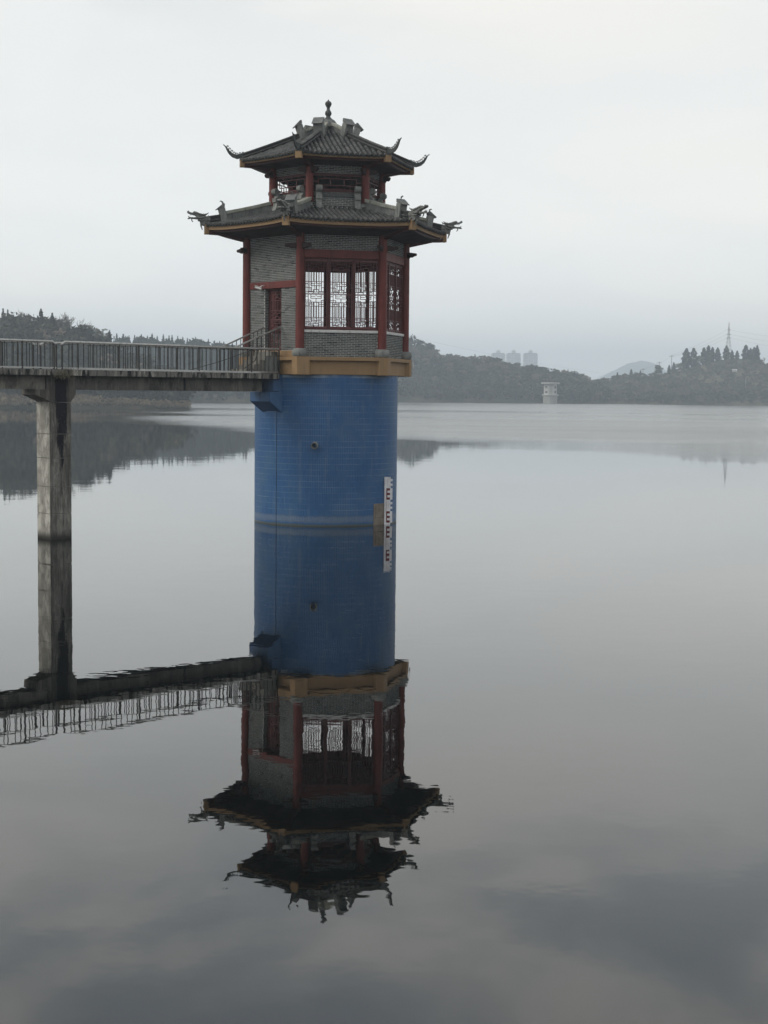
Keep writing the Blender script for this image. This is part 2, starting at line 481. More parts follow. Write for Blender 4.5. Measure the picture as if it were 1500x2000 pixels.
def hexring(mb, R0, R1, z0, z1):
    """hexagonal ring between radii"""
    vs = []
    for R, z in ((R0, z0), (R1, z0), (R1, z1), (R0, z1)):
        vs += [tuple(HV(R, k, z)) for k in range(6)]
    fs = []
    for k in range(6):
        j = (k+1) % 6
        for a, b in ((0, 6), (6, 12), (12, 18), (18, 0)):
            fs.append((a+k, a+j, b+j, b+k))
    return mb.add(vs, fs)

tower = thing('intake_tower', 'blue tiled round shaft carrying a two storey hexagonal pavilion with curled grey roofs', 'tower', (TX, TY, 0))

# shaft ---------------------------------------------------------------
RS = 2.75
MB().lathe([(RS+0.001, -4.0), (RS+0.001, 5.62)], 192).build('shaft', M['grout'], tower, smooth=True)
shaft = tower.children[-1] if tower.children else None
TH_, TW_ = 0.2135, 0.0655
tile_t = MB().box(-TW_/2+0.0025, TW_/2-0.0025, -0.005, 0.02, 0.0035, TH_-0.0035)
tm, tsc = [], []
ncirc = int(2*pi*RS/TW_)
for j in range(-5, 27):
    for i in range(ncirc):
        a = 2*pi*i/ncirc
        z = j*TH_-0.05
        if z+TH_ > 5.63: continue
        ad = (math.degrees(a)+180) % 360-180
        if 42.5 < ad < 60 and -0.6 < z+TH_*0.5 < 0.82: continue
        n = Vector((sin(a), -cos(a), 0)); t = Vector((cos(a), sin(a), 0))
        jit = random.uniform(-0.0008, 0.0012)
        m = Matrix(((t.x, -n.x, 0, n.x*(RS+jit)), (t.y, -n.y, 0, n.y*(RS+jit)), (0, 0, 1, z), (0, 0, 0, 1)))
        tm.append(m)
        tsc.append(cos(a-radians(4))-abs(z-2.6)*0.02 if z > 0.3 else -2)
pieces('wall_tile', tile_t, tm, tsc, tower, M['blue'])
# cement patch by the gauge and vertical joint strip
mb = MB()
for (z0, z1) in ((-0.6, 0.26), (0.27, 0.80)):
    n = 10
    vs = []; fs = []
    for i in range(n+1):
        a = radians(42.8+(58.5-42.8)*i/n)
        for R, z in ((RS-0.03, z0), (RS+0.022, z0), (RS+0.022, z1), (RS-0.03, z1)):
            vs.append((R*sin(a), -R*cos(a), z))
    for i in range(n):
        for k in range(4):
            fs.append((i*4+k, i*4+(k+1) % 4, i*4+4+(k+1) % 4, i*4+4+k))
    fs += [(3, 2, 1, 0), (n*4, n*4+1, n*4+2, n*4+3)]
    mb.add(vs, fs)
mb.build('cement_patch', M['patch'], tower, bevel=0.006)
a = radians(-40)
mb = MB().box(-0.012, 0.012, -0.016, 0.03, -1, 5.6, Matrix.Translation((RS*sin(a), -RS*cos(a), 0)) @ Matrix.Rotation(a, 4, 'Z'))
mb.build('joint_strip', mat_plain('dark_joint', (0.02, 0.04, 0.09), (0.03, 0.06, 0.12)), tower)
# drain pipe
a = radians(-6.2)
PM = Matrix.Translation((RS*sin(a), -RS*cos(a), 3.02)) @ Matrix.Rotation(a, 4, 'Z') @ Matrix.Rotation(pi/2+0.12, 4, 'X')
prof = [(0.085, 0.0), (0.125, 0.0), (0.125, 0.02)]
mb = MB()
n = 24
def pipe(mb, ro, ri, L, M_, n=24):
    vs = []; fs = []
    for r, z in ((ro, -0.1), (ro, L), (ri, L), (ri, -0.1)):
        vs += [(r*cos(2*pi*k/n), r*sin(2*pi*k/n), z) for k in range(n)]
    for j in range(3):
        for k in range(n):
            fs.append((j*n+k, j*n+(k+1) % n, (j+1)*n+(k+1) % n, (j+1)*n+k))
    fs.append(tuple(3*n+k for k in range(n)))
    return mb.add(vs, fs, M_)
pipe(mb, 0.125, 0.098, 0.24, PM).build('drain_pipe', M['stone'], tower, smooth=True)
# blue corbel under the bridge end (side k=-1)
FB = FM(-1)            # x along side, y into the tower, z up
def FBp(s, z):         # profile coordinates: s outwards
    return (-s, z)
CR = FB @ Matrix(((0, 1, 0, 0), (1, 0, 0, 0), (0, 0, 1, 0), (0, 0, 0, 1)))   # x->tower depth axis, y->along side
MB().prism([(-2.2, 5.60), (-2.2, 4.1), (-2.60, 4.13), (-3.30, 4.60), (-3.30, 4.955), (-2.86, 4.955), (-2.86, 5.60)], -0.58, 0.58, CR).build('bridge_corbel', M['bluewall'], tower, bevel=0.01)
MB().prism([(-3.12, 4.975), (-3.12, 5.425), (-2.8, 5.425), (-2.8, 4.975)], 0.36, 0.585, CR).build('corbel_cheek', M['bluewall'], tower, bevel=0.01)
MB().prism([(-3.12, 4.975), (-3.12, 5.425), (-2.8, 5.425), (-2.8, 4.975)], -0.585, -0.36, CR).build('corbel_cheek', M['bluewall'], tower, bevel=0.01)

# ochre ring beam -----------------------------------------------------
RR = 3.38
mb = MB()
mb.add([tuple(HV(RR, k, 6.12)) for k in range(6)]+[tuple(HV(RR, k, 6.255)) for k in range(6)],
       [(5, 4, 3, 2, 1, 0), (6, 7, 8, 9, 10, 11)]+[(k, (k+1) % 6, (k+1) % 6+6, k+6) for k in range(6)])
mb.build('floor_slab', M['ochre'], tower, bevel=0.012)
mb = MB()
mb.add([tuple(HV(RR-0.17, k, 5.615)) for k in range(6)]+[tuple(HV(RR-0.17, k, 6.119)) for k in range(6)],
       [(5, 4, 3, 2, 1, 0), (6, 7, 8, 9, 10, 11)]+[(k, (k+1) % 6, (k+1) % 6+6, k+6) for k in range(6)])
mb.build('ring_beam', M['ochre'], tower, bevel=0.008)
for k in range(6):
    # corner block wraps both sides
    P0 = HV(RR+0.015, k); tl = (HV(1, k-1)-HV(1, k)).normalized(); tr = (HV(1, k+1)-HV(1, k)).normalized()
    c_in = HV(RR-0.55, k)
    pts = [P0+tl*0.30, P0, P0+tr*0.46, c_in+tr*0.46, c_in+tl*0.30]
    vs = [(p.x, p.y, 5.60) for p in pts]+[(p.x, p.y, 6.262) for p in pts]
    n = 5
    fs = [tuple(range(n-1, -1, -1)), tuple(range(n, 2*n))]+[(i, (i+1) % n, (i+1) % n+n, i+n) for i in range(n)]
    MB().add(vs, fs).build('corner_block', M['ochre'], tower, bevel=0.01)

# columns -------------------------------------------------------------
for k in range(6):
    T = Matrix.Translation(HV(3.1, k, 0))
    d = MB().lathe([(0.20, 6.26), (0.25, 6.275), (0.285, 6.34), (0.29, 6.42), (0.275, 6.50), (0.22, 6.56), (0.17, 6.565)], 28, T).build('column_drum', M['stone'], tower, smooth=True)
    MB().lathe([(0.165, 6.566), (0.163, 8.5), (0.158, 10.95)], 24, T).build('column', M['red'], tower, smooth=True)

# brick walls ---------------------------------------------------------
BL, BH, JT = 0.200, 0.0505, 0.0115
brick_mats, brick_sc = [], []
def add_bricks(k, u0, u1, z0, z1, w, vis, depth=0.03, ycross=None, M_=None):
    """courses on side k between u0..u1, z0..z1; outer face at apothem w"""
    F_ = FM(k) if M_ is None else M_
    rows = max(1, round((z1-z0)/(BH+JT)))
    ch = (z1-z0)/rows
    for j in range(rows):
        off = (j % 2)*(BL+JT)/2+random.uniform(-0.008, 0.008)
        u = u0-off
        while u < u1:
            a, b = max(u, u0+0.003), min(u+BL, u1-0.003)
            if b-a > 0.03:
                L = b-a; jj = random.uniform(-0.003, 0.004)
                m = F_ @ Matrix.Translation(((a+b)/2, -w-jj, z0+ch*j+JT/2)) @ Matrix.Diagonal((L/BL, 1, (ch-JT)/BH, 1))
                brick_mats.append(m); brick_sc.append(vis*L)
            u += BL+JT
brick_t = MB().box(-BL/2, BL/2, 0, 0.03, 0, BH)
# slight chamfer on the outer arris: 12 extra triangles
WAP = 2.655
CE = 1.39          # half clear width between columns at wall plane
wall_defs = []
def wallbox(k, u0, u1, z0, z1, w=WAP, th=0.22, name='wall', mat=None):
    return MB().box(u0, u1, -w+0.007, -w+th, z0, z1, FM(k)).build(name, mat or M['mortar'], tower)
ZS0, ZS1, ZB0, ZB1, ZT = 7.15, 7.25, 9.87, 10.18, 10.95
CW = 1.55
for k in (0, 1, 2, 3, 4):
    wallbox(k, -CW, CW, 6.255, ZS0)
    wallbox(k, -CW, CW, ZB1, ZT)
    if k in (0, 1):
        v = 3 if k == 0 else 1
        add_bricks(k, -CE, CE, 6.262, ZS0-0.003, WAP, v*(1.0))
        add_bricks(k, -CE, CE, ZB1+0.004, ZT, WAP, v*0.7)
    MB().box(-CW+0.1, CW-0.1, -WAP-0.05, -WAP+0.25, ZS0+0.001, ZS1, FM(k)).build('window_sill', M['white'], tower, bevel=0.012)
    MB().box(-CW+0.05, CW-0.05, -WAP-0.04, -WAP+0.16, ZB0, ZB1-0.001, FM(k)).build('lintel_beam', M['red'], tower, bevel=0.012)
# door side (k=-1)
DX0, DX1 = -0.52, 0.45
wallbox(-1, -CW, DX0, 6.255, 8.80); wallbox(-1, DX1, CW, 6.255, 8.80); wallbox(-1, -CW, CW, 9.06, ZT)
MB().box(-CW+0.05, CW-0.05, -WAP-0.04, -WAP+0.2, 8.80, 9.059, FM(-1)).build('lintel_beam', M['red'], tower, bevel=0.012)
add_bricks(-1, -CE, DX0, 6.50, 8.797, WAP, 2.2)
add_bricks(-1, DX1, CE, 6.50, 8.797, WAP, 2.4)
add_bricks(-1, -CE, CE, 9.065, ZT, WAP, 1.6)
# bricks in the door reveal
RV = FM(-1) @ Matrix.Translation((DX0, 0, 0)) @ Matrix.Rotation(pi/2, 4, 'Z')
add_bricks(-1, -WAP+0.02, -WAP+0.2, 6.62, 8.797, 0.007, 0.8, M_=RV)
MB().box(-CW+0.1, CW-0.1, -WAP-0.06, -WAP+0.1, 6.262, 6.49, FM(-1)).build('wall_plinth', M['ochre'], tower, bevel=0.01)

# lattice panels ------------------------------------------------------
def lattice(mb, u0, u1, z0, z1, y, F_, th=0.022, dp=0.03, seq=None):
    W = u1-u0; nx = 8; g = W/nx
    def H(zc, a, b): mb.box(u0+a*g-th/2*(a > 0), u0+b*g+th/2*(b < nx), y, y+dp, zc-th/2, zc+th/2, F_)
    def V(c, za, zb): mb.box(u0+c*g-th/2, u0+c*g+th/2, y+0.003, y+dp-0.003, za, zb, F_)
    seq = seq or [('k', 1.0), ('b', 1.25), ('k', 1.3), ('r', 0.1), ('k', 1.3), ('b', 1.3), ('k', 1.0)]
    tot = sum(s for _, s in seq); zc = z0
    for kind, s in seq:
        h = (z1-z0)*s/tot; z2 = zc+h
        H(zc, 0, nx); 
        if kind == 'b':
            for c in (1, 2, 3, 4, 5, 6, 7): V(c, zc, z2)
        elif kind == 'k':
            s6 = h/6
            zz = [zc+i*s6 for i in range(7)]
            V(1, zz[0], zz[6]); V(7, zz[0], zz[6])
            H(zz[1], 1, 3); H(zz[1], 5, 7); V(3, zz[0], zz[2]); V(5, zz[0], zz[2])
            H(zz[2], 3, 5); V(2, zz[1], zz[3]); V(6, zz[1], zz[3])
            H(zz[3], 0, 2); H(zz[3], 6, 8); V(4, zz[2], zz[4]); H(zz[4], 2, 6)
            V(2, zz[4], zz[6]); V(6, zz[4], zz[6]); H(zz[5], 2, 3.5); H(zz[5], 4.5, 6); V(4, zz[5], zz[6]); H(zz[5], 0, 1); H(zz[5], 7, 8)
        zc = z2
    H(z1, 0, nx)

FR_ = 0.055
for k in (0, 1, 2, 3, 4):
    F_ = FM(k)
    y = -WAP+0.03
    fr = MB()
    U = 1.41
    fr.box(-U, U, y, y+0.1, ZS1, ZS1+0.06, F_); fr.box(-U, U, y, y+0.1, ZB0-0.05, ZB0, F_)
    for c in (-U+0.03, U-0.03): fr.box(c-0.03, c+0.03, y+0.002, y+0.098, ZS1, ZB0, F_)
    for c in (-0.47, 0.47): fr.box(c-0.048, c+0.048, y-0.008, y+0.1, ZS1+0.001, ZB0-0.001, F_)
    wf = fr.build('window_frame', M['darkred'], tower, bevel=0.006)
    for (a, b) in ((-U+0.06, -0.52), (-0.42, 0.42), (0.52, U-0.06)):
        lf = MB()
        lf.box(a, a+0.025, y+0.012, y+0.07, ZS1+0.06, ZB0-0.05, F_); lf.box(b-0.025, b, y+0.012, y+0.07, ZS1+0.06, ZB0-0.05, F_)
        lf.box(a, b, y+0.014, y+0.068, ZS1+0.06, ZS1+0.12, F_); lf.box(a, b, y+0.014, y+0.068, ZB0-0.11, ZB0-0.05, F_)
        o = lf.build('window_leaf', M['maroon'], tower, bevel=0.004)
        lt = MB(); lattice(lt, a+0.025, b-0.025, ZS1+0.12, ZB0-0.11, y+0.025, F_, 0.022, seq=None if k < 2 else [('k', 1), ('b', 2), ('r', 1), ('b', 2)])
        lt.build('lattice', M['maroon'], o)
F_ = FM(-1); y = -WAP+0.17
fr = MB()
fr.box(DX0+0.01, DX0+0.07, y, y+0.1, 6.5, 8.795, F_); fr.box(DX1-0.06, DX1-0.005, y, y+0.1, 6.5, 8.795, F_)
fr.box(DX0+0.07, DX1-0.06, y+0.002, y+0.098, 8.73, 8.795, F_); fr.box(DX0+0.07, DX1-0.06, y+0.002, y+0.098, 6.5, 6.60, F_)
dr = fr.build('door_frame', M['darkred'], tower, bevel=0.006)
lt = MB()
lt.box(DX0+0.07, DX0+0.11, y+0.02, y+0.07, 6.60, 8.73, F_); lt.box(DX1-0.10, DX1-0.06, y+0.02, y+0.07, 6.60, 8.73, F_)
do = lt.build('door', M['maroon'], tower)
lt = MB(); lattice(lt, DX0+0.11, DX1-0.10, 6.62, 8.71, y+0.03, F_, 0.022, seq=[('k', 0.9), ('b', 1.2), ('k', 1.2), ('r', 0.08), ('k', 1.1), ('b', 1.2), ('k', 1.1)])
lt.build('lattice', M['maroon'], do)

# beam noses through the columns -------------------------------------
def nose_poly(L=0.55, h=0.21):
    return [(0, 0), (0.16, -0.02), (0.22, 0.035), (0.34, 0.02), (0.42, 0.055), (L, 0.075), (L+0.03, 0.12), (L, 0.175), (L-0.1, 0.185), (0.3, h), (0, h)]
for lev, R, z, L in ((0, 3.1, 10.17, 0.55), (1, 2.12, 13.04, 0.42)):
    for k in range(6):
        for s in (-1, 1):
            # nose continues the beam of one side past the column, i.e. points away from neighbour k-s
            d = (HV(1, k)-HV(1, k-s)).normalized()
            u = Vector((-d.y, d.x, 0))
            c = HV(R, k, z)
            m = Matrix(((d.x, u.x, 0, c.x), (d.y, u.y, 0, c.y), (0, 0, 1, c.z), (0, 0, 0, 1)))
            MB().prism(nose_poly(L), -0.06, 0.06, m).build('beam_nose', M['black_wood'], tower, bevel=0.01)

# roofs ---------------------------------------------------------------
class Roof:
    def __init__(s, rin, rout, zin, zout, lift, rows_pitch, seg):
        s.__dict__.update(rin=rin, rout=rout, zin=zin, zout=zout, lift=lift, pitch=rows_pitch, seg=seg)
    def z(s, u, w):
        r = w/C30
        t = (r-s.rin)/(s.rout-s.rin)
        z = s.zin+(s.zout-s.zin)*t - 0.05*4*t*(1-t)*(s.zin-s.zout)*0.5
        e = min(1.0, abs(u)/max(1e-3, w*T30))
        return z+s.lift*(e**3)*max(0.0, t)**2
lower = Roof(2.05, 4.70, 11.80, 11.10, 0.09, 0.180, 0.20)
upper = Roof(0.0, 3.36, 15.02, 13.58, 0.05, 0.180, 0.175)
upper.zin = 15.02
nseg = 6
tile_prof = [(0.066*cos(pi*i/nseg), 0.070*sin(pi*i/nseg)) for i in range(nseg+1)]
def barrel(L):
    mb = MB()
    vs = []
    for y0, sc in ((0.0, 1.06), (L, 0.92)):
        for (x, z) in tile_prof: vs.append((x*sc, y0, z*sc))
    n = nseg+1
    fs = [(i, i+1, n+i+1, n+i) for i in range(nseg)]
    fs.append(tuple(range(n-1, -1, -1)))
    return mb.add(vs, fs)
tile_mats, tile_sc, drip_mats, drip_sc = [], [], [], []
for roof, wt_, zoff in ((upper, 1.15, 0), (lower, 1.0, 0)):
    wout_ = roof.rout*C30; win_ = roof.rin*C30
    for k in range(6):
        F_ = FM(k)
        # pan surface with a little step at every course
        vs = []; fs = []
        nr = int((wout_-win_)/roof.seg); nu = 24
        mb = MB()
        for i in range(nr):
            wa = wout_-(wout_-win_)*i/nr; wb = wout_-(wout_-win_)*(i+1)/nr
            for jx in range(nu):
                ea, eb = -1+2*jx/nu, -1+2*(jx+1)/nu
                q4 = []
                for (w, e, dz) in ((wa, ea, 0.018), (wa, eb, 0.018), (wb, eb, 0.0), (wb, ea, 0.0)):
                    u = e*w*T30
                    q4.append((u, -w, roof.z(u, w)+dz))
                q4 += [(q4[0][0], -wa, q4[0][2]-0.03), (q4[1][0], -wa, q4[1][2]-0.03)]
                mb.add(q4, [(0, 1, 2, 3), (4, 5, 1, 0)], F_)
        mb.build('roof_slope', M['pan'], tower, smooth=False)
        vis = {0: 3.0, -1: 1.2, 5: 1.2, 1: 1.4}.get(k, 0.1)
        nrow = int(2*wout_*T30/roof.pitch)
        p = 2*wout_*T30/nrow
        for i in range(nrow):
            u = -wout_*T30+p*(i+0.5)
            # row climbs from the eave until it meets the hip
            wmin = max(win_, abs(u)/T30+0.10)
            w = wout_+0.05
            first = True
            while w-roof.seg > wmin-0.1:
                za, zb = roof.z(u, min(w, wout_)), roof.z(u, w-roof.seg)
                sl = atan2(zb-za, roof.seg)
                m = F_ @ Matrix.Translation((u+random.uniform(-0.006, 0.006), -w, za+0.012+random.uniform(-0.003, 0.005))) @ Matrix.Rotation(sl, 4, 'X') @ Matrix.Rotation(random.uniform(-0.02, 0.02), 4, 'Z')
                tile_mats.append(m); tile_sc.append(vis*wt_*(1.3 if first else 1.0)*random.uniform(0.95, 1.05))
                w -= roof.seg*0.985; first = False
            # drip tile hanging between the rows
            ud = u+p/2
            if abs(ud) < wout_*T30-0.1:
                drip_mats.append(F_ @ Matrix.Translation((ud, -wout_-0.035, roof.z(ud, wout_)+0.015)))
                drip_sc.append(vis)
pieces('roof_tile', barrel(0.205), tile_mats, tile_sc, tower, M['tile'])
drip = MB().prism([(-0.055, 0.01), (-0.04, -0.045), (0, -0.085), (0.04, -0.045), (0.055, 0.01), (0.03, -0.01), (-0.03, -0.01)], -0.012, 0.012)
pieces('drip_tile', drip, drip_mats, drip_sc, tower, M['pan'])

# eaves: fascia, soffit, corner blocks --------------------------------
for roof, zb, th, Rw, zw in ((lower, 10.925, 0.13, 3.1, 10.70), (upper, 13.475, 0.07, 2.12, 13.36)):
    for k in range(6):
        F_ = FM(k); nu = 16; w = roof.rout*C30-0.05
        # fascia board following the eave line
        for nm, mt, d0, d1, z0, z1 in (('fascia_board', M['ochre'], 0.0, 0.05, 0.0, None), ('eave_beam', M['darkred'], 0.12, 0.26, -0.07, 0.05)):
            vs = []; fs = []
            for i in range(nu+1):
                e = -1+2*i/nu
                wi = w-d0
                u = e*(wi*T30)
                top = roof.z(u, w)-0.045 if z1 is None else zb+z1+(roof.z(u, w)-roof.zout)
                bot = zb+z0+(roof.z(u, w)-roof.zout)*0.9
                ub = e*((w-d1)*T30)
                vs += [(u, -wi, bot), (u, -wi, top), (ub, -(w-d1), top), (ub, -(w-d1), bot)]
            for i in range(nu):
                for c in range(4):
                    fs.append((i*4+c, i*4+(c+1) % 4, i*4+4+(c+1) % 4, i*4+4+c))
            fs += [(0, 1, 2, 3), (nu*4+3, nu*4+2, nu*4+1, nu*4)]
            MB().add(vs, fs, F_).build(nm, mt, tower)
        # soffit slab between wall and eave
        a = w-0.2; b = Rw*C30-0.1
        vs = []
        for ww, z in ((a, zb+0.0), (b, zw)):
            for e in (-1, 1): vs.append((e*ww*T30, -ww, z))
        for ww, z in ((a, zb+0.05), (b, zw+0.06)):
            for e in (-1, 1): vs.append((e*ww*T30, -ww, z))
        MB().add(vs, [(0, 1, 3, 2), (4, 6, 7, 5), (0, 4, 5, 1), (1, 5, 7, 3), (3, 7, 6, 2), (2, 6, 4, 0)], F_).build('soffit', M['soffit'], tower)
        # hip rafter
        Vk = VM(k)
        MB().prism([(Rw-0.1, zw-0.16), (roof.rout-0.5, zb-0.10), (roof.rout-0.14, zb-0.085), (roof.rout-0.14, zb+0.05), (Rw-0.1, zw+0.04)], -0.10, 0.10, Vk).build('hip_rafter', M['darkred'], tower, bevel=0.01)
        MB().box(roof.rout-0.14, roof.rout+0.02, -0.125, 0.125, zb-0.08, roof.z(roof.rout*C30*T30, roof.rout*C30)+0.02, Vk).build('eave_corner_block', M['ochre'], tower, bevel=0.012)

# hip ridges ----------------------------------------------------------
def hipz(roof, r): 
    w = r*C30
    return roof.z(w*T30, w)
def ridge_run(roof, k, r0, r1, layers, name, mat, n=8, bev=0.008):
    """layers: list of (half width, z0, z1) swept along the hip"""
    mb = MB()
    for hw, za, zb in layers:
        vs = []; fs = []
        for i in range(n+1):
            r = r0+(r1-r0)*i/n; z = hipz(roof, r)
            vs += [(r, -hw, z+za), (r, hw, z+za), (r, hw, z+zb), (r, -hw, z+zb)]
        for i in range(n):
            for c in range(4):
                fs.append((i*4+c, i*4+4+c, i*4+4+(c+1) % 4, i*4+(c+1) % 4))
        fs += [(0, 1, 2, 3), (n*4+3, n*4+2, n*4+1, n*4)]
        mb.add(vs, fs, VM(k))
    return mb.build(name, mat, tower, bevel=bev)
ridge_mats, ridge_sc = [], []
for k in range(6):
    vis = {0: 3, 5: 2, 1: 2, 2: 1}.get(k, 0.1)
    # lower roof
    ridge_run(lower, k, 2.2, 3.93, [(0.085, -0.05, 0.27), (0.115, -0.03, 0.045)], 'ridge_body', M['ridge'])
    ridge_run(lower, k, 2.2, 3.93, [(0.125, 0.271, 0.40)], 'ridge_cap', M['ridgecap'], bev=0.02)
    ridge_run(lower, k, 3.96, 4.62, [(0.07, -0.04, 0.27)], 'ridge_body', M['pan'])
    # upper roof
    ridge_run(upper, k, 0.06, 0.92, [(0.075, -0.05, 0.18), (0.10, -0.03, 0.03)], 'ridge_body', M['ridge'])
    ridge_run(upper, k, 0.06, 0.92, [(0.115, 0.181, 0.30)], 'ridge_cap', M['ridgecap'], bev=0.02)
    ridge_run(upper, k, 0.95, 3.28, [(0.06, -0.04, 0.22)], 'ridge_body', M['pan'])
    for roof, ra, rb, h in ((lower, 3.98, 4.60, 0.27), (upper, 0.98, 3.25, 0.22)):
        r = ra
        while r < rb:
            z = hipz(roof, r); z2 = hipz(roof, r+0.2)
            sl = atan2(z2-z, 0.2)
            for zz, sc in ((h, 1.0), (h*0.45, 1.15)):
                m = VM(k) @ Matrix.Translation((r+random.uniform(-.005, .005), 0, z+zz)) @ Matrix.Rotation(-sl, 4, 'Y') @ Matrix.Diagonal((1, sc, 1, 1))
                ridge_mats.append(m); ridge_sc.append(vis+0.1*(sc == 1.0))
            r += 0.165
ridge_t = MB()
vs = []
for x0, sc in ((0, 0.95), (0.18, 1.05)):
    for (yy, zz) in ((-0.095, -0.005), (-0.095, 0.02), (-0.04, 0.045), (0.04, 0.045), (0.095, 0.02), (0.095, -0.005)):
        vs.append((x0, yy*sc, zz*sc))
ridge_t.add(vs, [(i, (i+1) % 6, (i+1) % 6+6, i+6) for i in range(6)]+[(5, 4, 3, 2, 1, 0), (6, 7, 8, 9, 10, 11)])
pieces('ridge_tile', ridge_t, ridge_mats, ridge_sc, tower, M['tile'])

# upright ridge-end stones
for k in range(6):
    for roof, r, h, w, lean in ((lower, 3.98, 0.60, 0.14, -0.20), (upper, 0.98, 0.58, 0.16, -0.33)):
        z = hipz(roof, r)
        m = VM(k) @ Matrix.Translation((r, 0, z-0.06)) @ Matrix.Rotation(-lean, 4, 'Y')
        mb = MB().box(-0.11, 0.09, -w, w, 0, h, m)
        mb.prism([(-0.13, 0), (0.10, 0), (0.10, h-0.02), (-0.13, h-0.02)], -w-0.035, -w-0.002, m)
        mb.prism([(-0.13, 0), (0.10, 0), (0.10, h-0.02), (-0.13, h-0.02)], w+0.002, w+0.035, m)
        st = mb.build('ridge_stone', M['stone'], tower, bevel=0.008)
        cp = MB().prism([(-0.15, h+0.12), (-0.13, h+0.001), (0.19, h-0.05), (0.20, h-0.025), (-0.10, h+0.14)], -w-0.05, w+0.05, m)
        if roof is lower:
            cp.tube([(m @ Vector((-0.1, 0, h+0.1))), (m @ Vector((-0.10, 0, h+0.2))), (m @ Vector((-0.04, 0, h+0.25))), (m @ Vector((-0.0, 0, h+0.24)))], [0.04, 0.035, 0.025, 0.01], 8)
        cp.build('cap', M['ridge'], st, bevel=0.004)

# finial
MB().lathe([(0.24, 15.16), (0.22, 15.30), (0.14, 15.36), (0.085, 15.42), (0.08, 15.46), (0.115, 15.50), (0.128, 15.56), (0.115, 15.62), (0.075, 15.665), (0.06, 15.72), (0.065, 15.78), (0.10, 15.83), (0.127, 15.90), (0.122, 15.95), (0.085, 16.0), (0.04, 16.02), (0.022, 16.06), (0.005, 16.08)], 24).build('finial', M['dark_clay'], tower, smooth=True)
MB().lathe([(0.34, 15.02), (0.32, 15.2), (0.24, 15.30)], 12).build('finial_base', M['ridge'], tower)

# upper storey --------------------------------------------------------
WU = 2.12*C30-0.05
CU = 0.95
for k in range(6):
    T = Matrix.Translation(HV(2.12, k, 0))
    MB().lathe([(0.15, 12.0), (0.148, 13.5)], 20, T).build('upper_column', M['red'], tower, smooth=True)
    F_ = FM(k)
    MB().box(-1.08, 1.08, -WU+0.007, -WU+0.16, 11.7, 12.37, F_).build('wall', M['mortar'], tower)
    MB().box(-1.08, 1.08, -WU+0.007, -WU+0.16, 13.07, 13.55, F_).build('wall', M['mortar'], tower)
    if k in (0, 1, 5):
        v = {0: 2.9, 5: 1.3, 1: 0.8}[k]
        add_bricks(k, -CU, CU, 11.84, 12.16, WU, v)
        add_bricks(k, -CU, CU, 12.24, 12.365, WU+0.03, v)
        add_bricks(k, -CU, CU, 13.075, 13.50, WU, v*0.6)
    MB().box(-CU-0.04, CU+0.04, -WU+0.0, -WU+0.1, 12.165, 12.235, F_).build('string_course', M['dark_clay'], tower)
    fr = MB()
    fr.box(-1.0, 1.0, -WU-0.02, -WU+0.09, 12.372, 12.44, F_)
    fr.box(-1.0, 1.0, -WU-0.02, -WU+0.09, 13.0, 13.068, F_)
    fr.box(-1.0, -0.93, -WU-0.018, -WU+0.088, 12.44, 13.0, F_)
    fr.box(0.93, 1.0, -WU-0.018, -WU+0.088, 12.44, 13.0, F_)
    if k in (2, 3): fr.box(-0.93, 0.93, -WU+0.02, -WU+0.06, 12.80, 13.0, F_)
    o = fr.build('window_frame', M['darkred'], tower, bevel=0.005)
    lt = MB(); th = 0.028; y0 = -WU-0.012
    def Hh(z, a, b): lt.box(a, b, y0, y0+0.03, z-th/2, z+th/2, F_)
    def Vv(x, a, b): lt.box(x-th/2, x+th/2, y0+0.003, y0+0.027, a, b, F_)
    Hh(12.86, -0.72, 0.72); Hh(12.62, -0.72, 0.72); Vv(-0.72, 12.62, 12.86); Vv(0.72, 12.62, 12.86)
    for x in (-0.26, 0.26): Vv(x, 12.62, 12.86)
    for x in (-0.48, 0.48): Vv(x, 12.86, 13.0); Vv(x, 12.44, 12.62)
    Hh(12.74, -0.93, -0.72); Hh(12.74, 0.72, 0.93); Hh(12.975, -0.93, 0.93); Hh(12.47, -0.93, 0.93)
    for sg, zc in ((1, 12.92), (-1, 12.55)):
        for dx in (-1, 1):
            m = F_ @ Matrix.Translation((dx*0.03, y0+0.015, zc)) @ Matrix.Rotation(dx*sg*0.5, 4, 'Y')
            lt.box(-0.008, 0.008, -0.01, 0.01, -0.055, 0.055, m)
    lt.build('lattice', M['maroon'], o)
    # scroll boards beside every column foot
    for s in (-1, 1):
        a = []
        for i in range(11):
            t = radians(-60+i*27)
            a.append((0.20+0.115*cos(t), 0.74+0.115*sin(t)))
        prof = [(0.0, 0.0), (0.30, 0.0), (0.235, 0.10), (0.20, 0.22), (0.195, 0.34), (0.25, 0.35), (0.25, 0.50), (0.17, 0.515), (0.15, 0.60)]+a+[(0.10, 0.68), (0.03, 0.62), (0.0, 0.55)]
        side = k if s > 0 else k-1
        Fs = FM(side)
        uu = (-1.06+0.33) if s > 0 else (1.06-0.33)
        m = Fs @ Matrix.Translation((uu, -WU-0.02, 11.74)) @ Matrix(((0, 1, 0, 0), (-1, 0, 0, 0), (0, 0, 1, 0), (0, 0, 0, 1)))
        MB().prism(prof, -0.11, 0.11, m).build('scroll_board', M['stone'], tower, bevel=0.008)
pieces('brick', brick_t, brick_mats, brick_sc, tower, M['brick'])

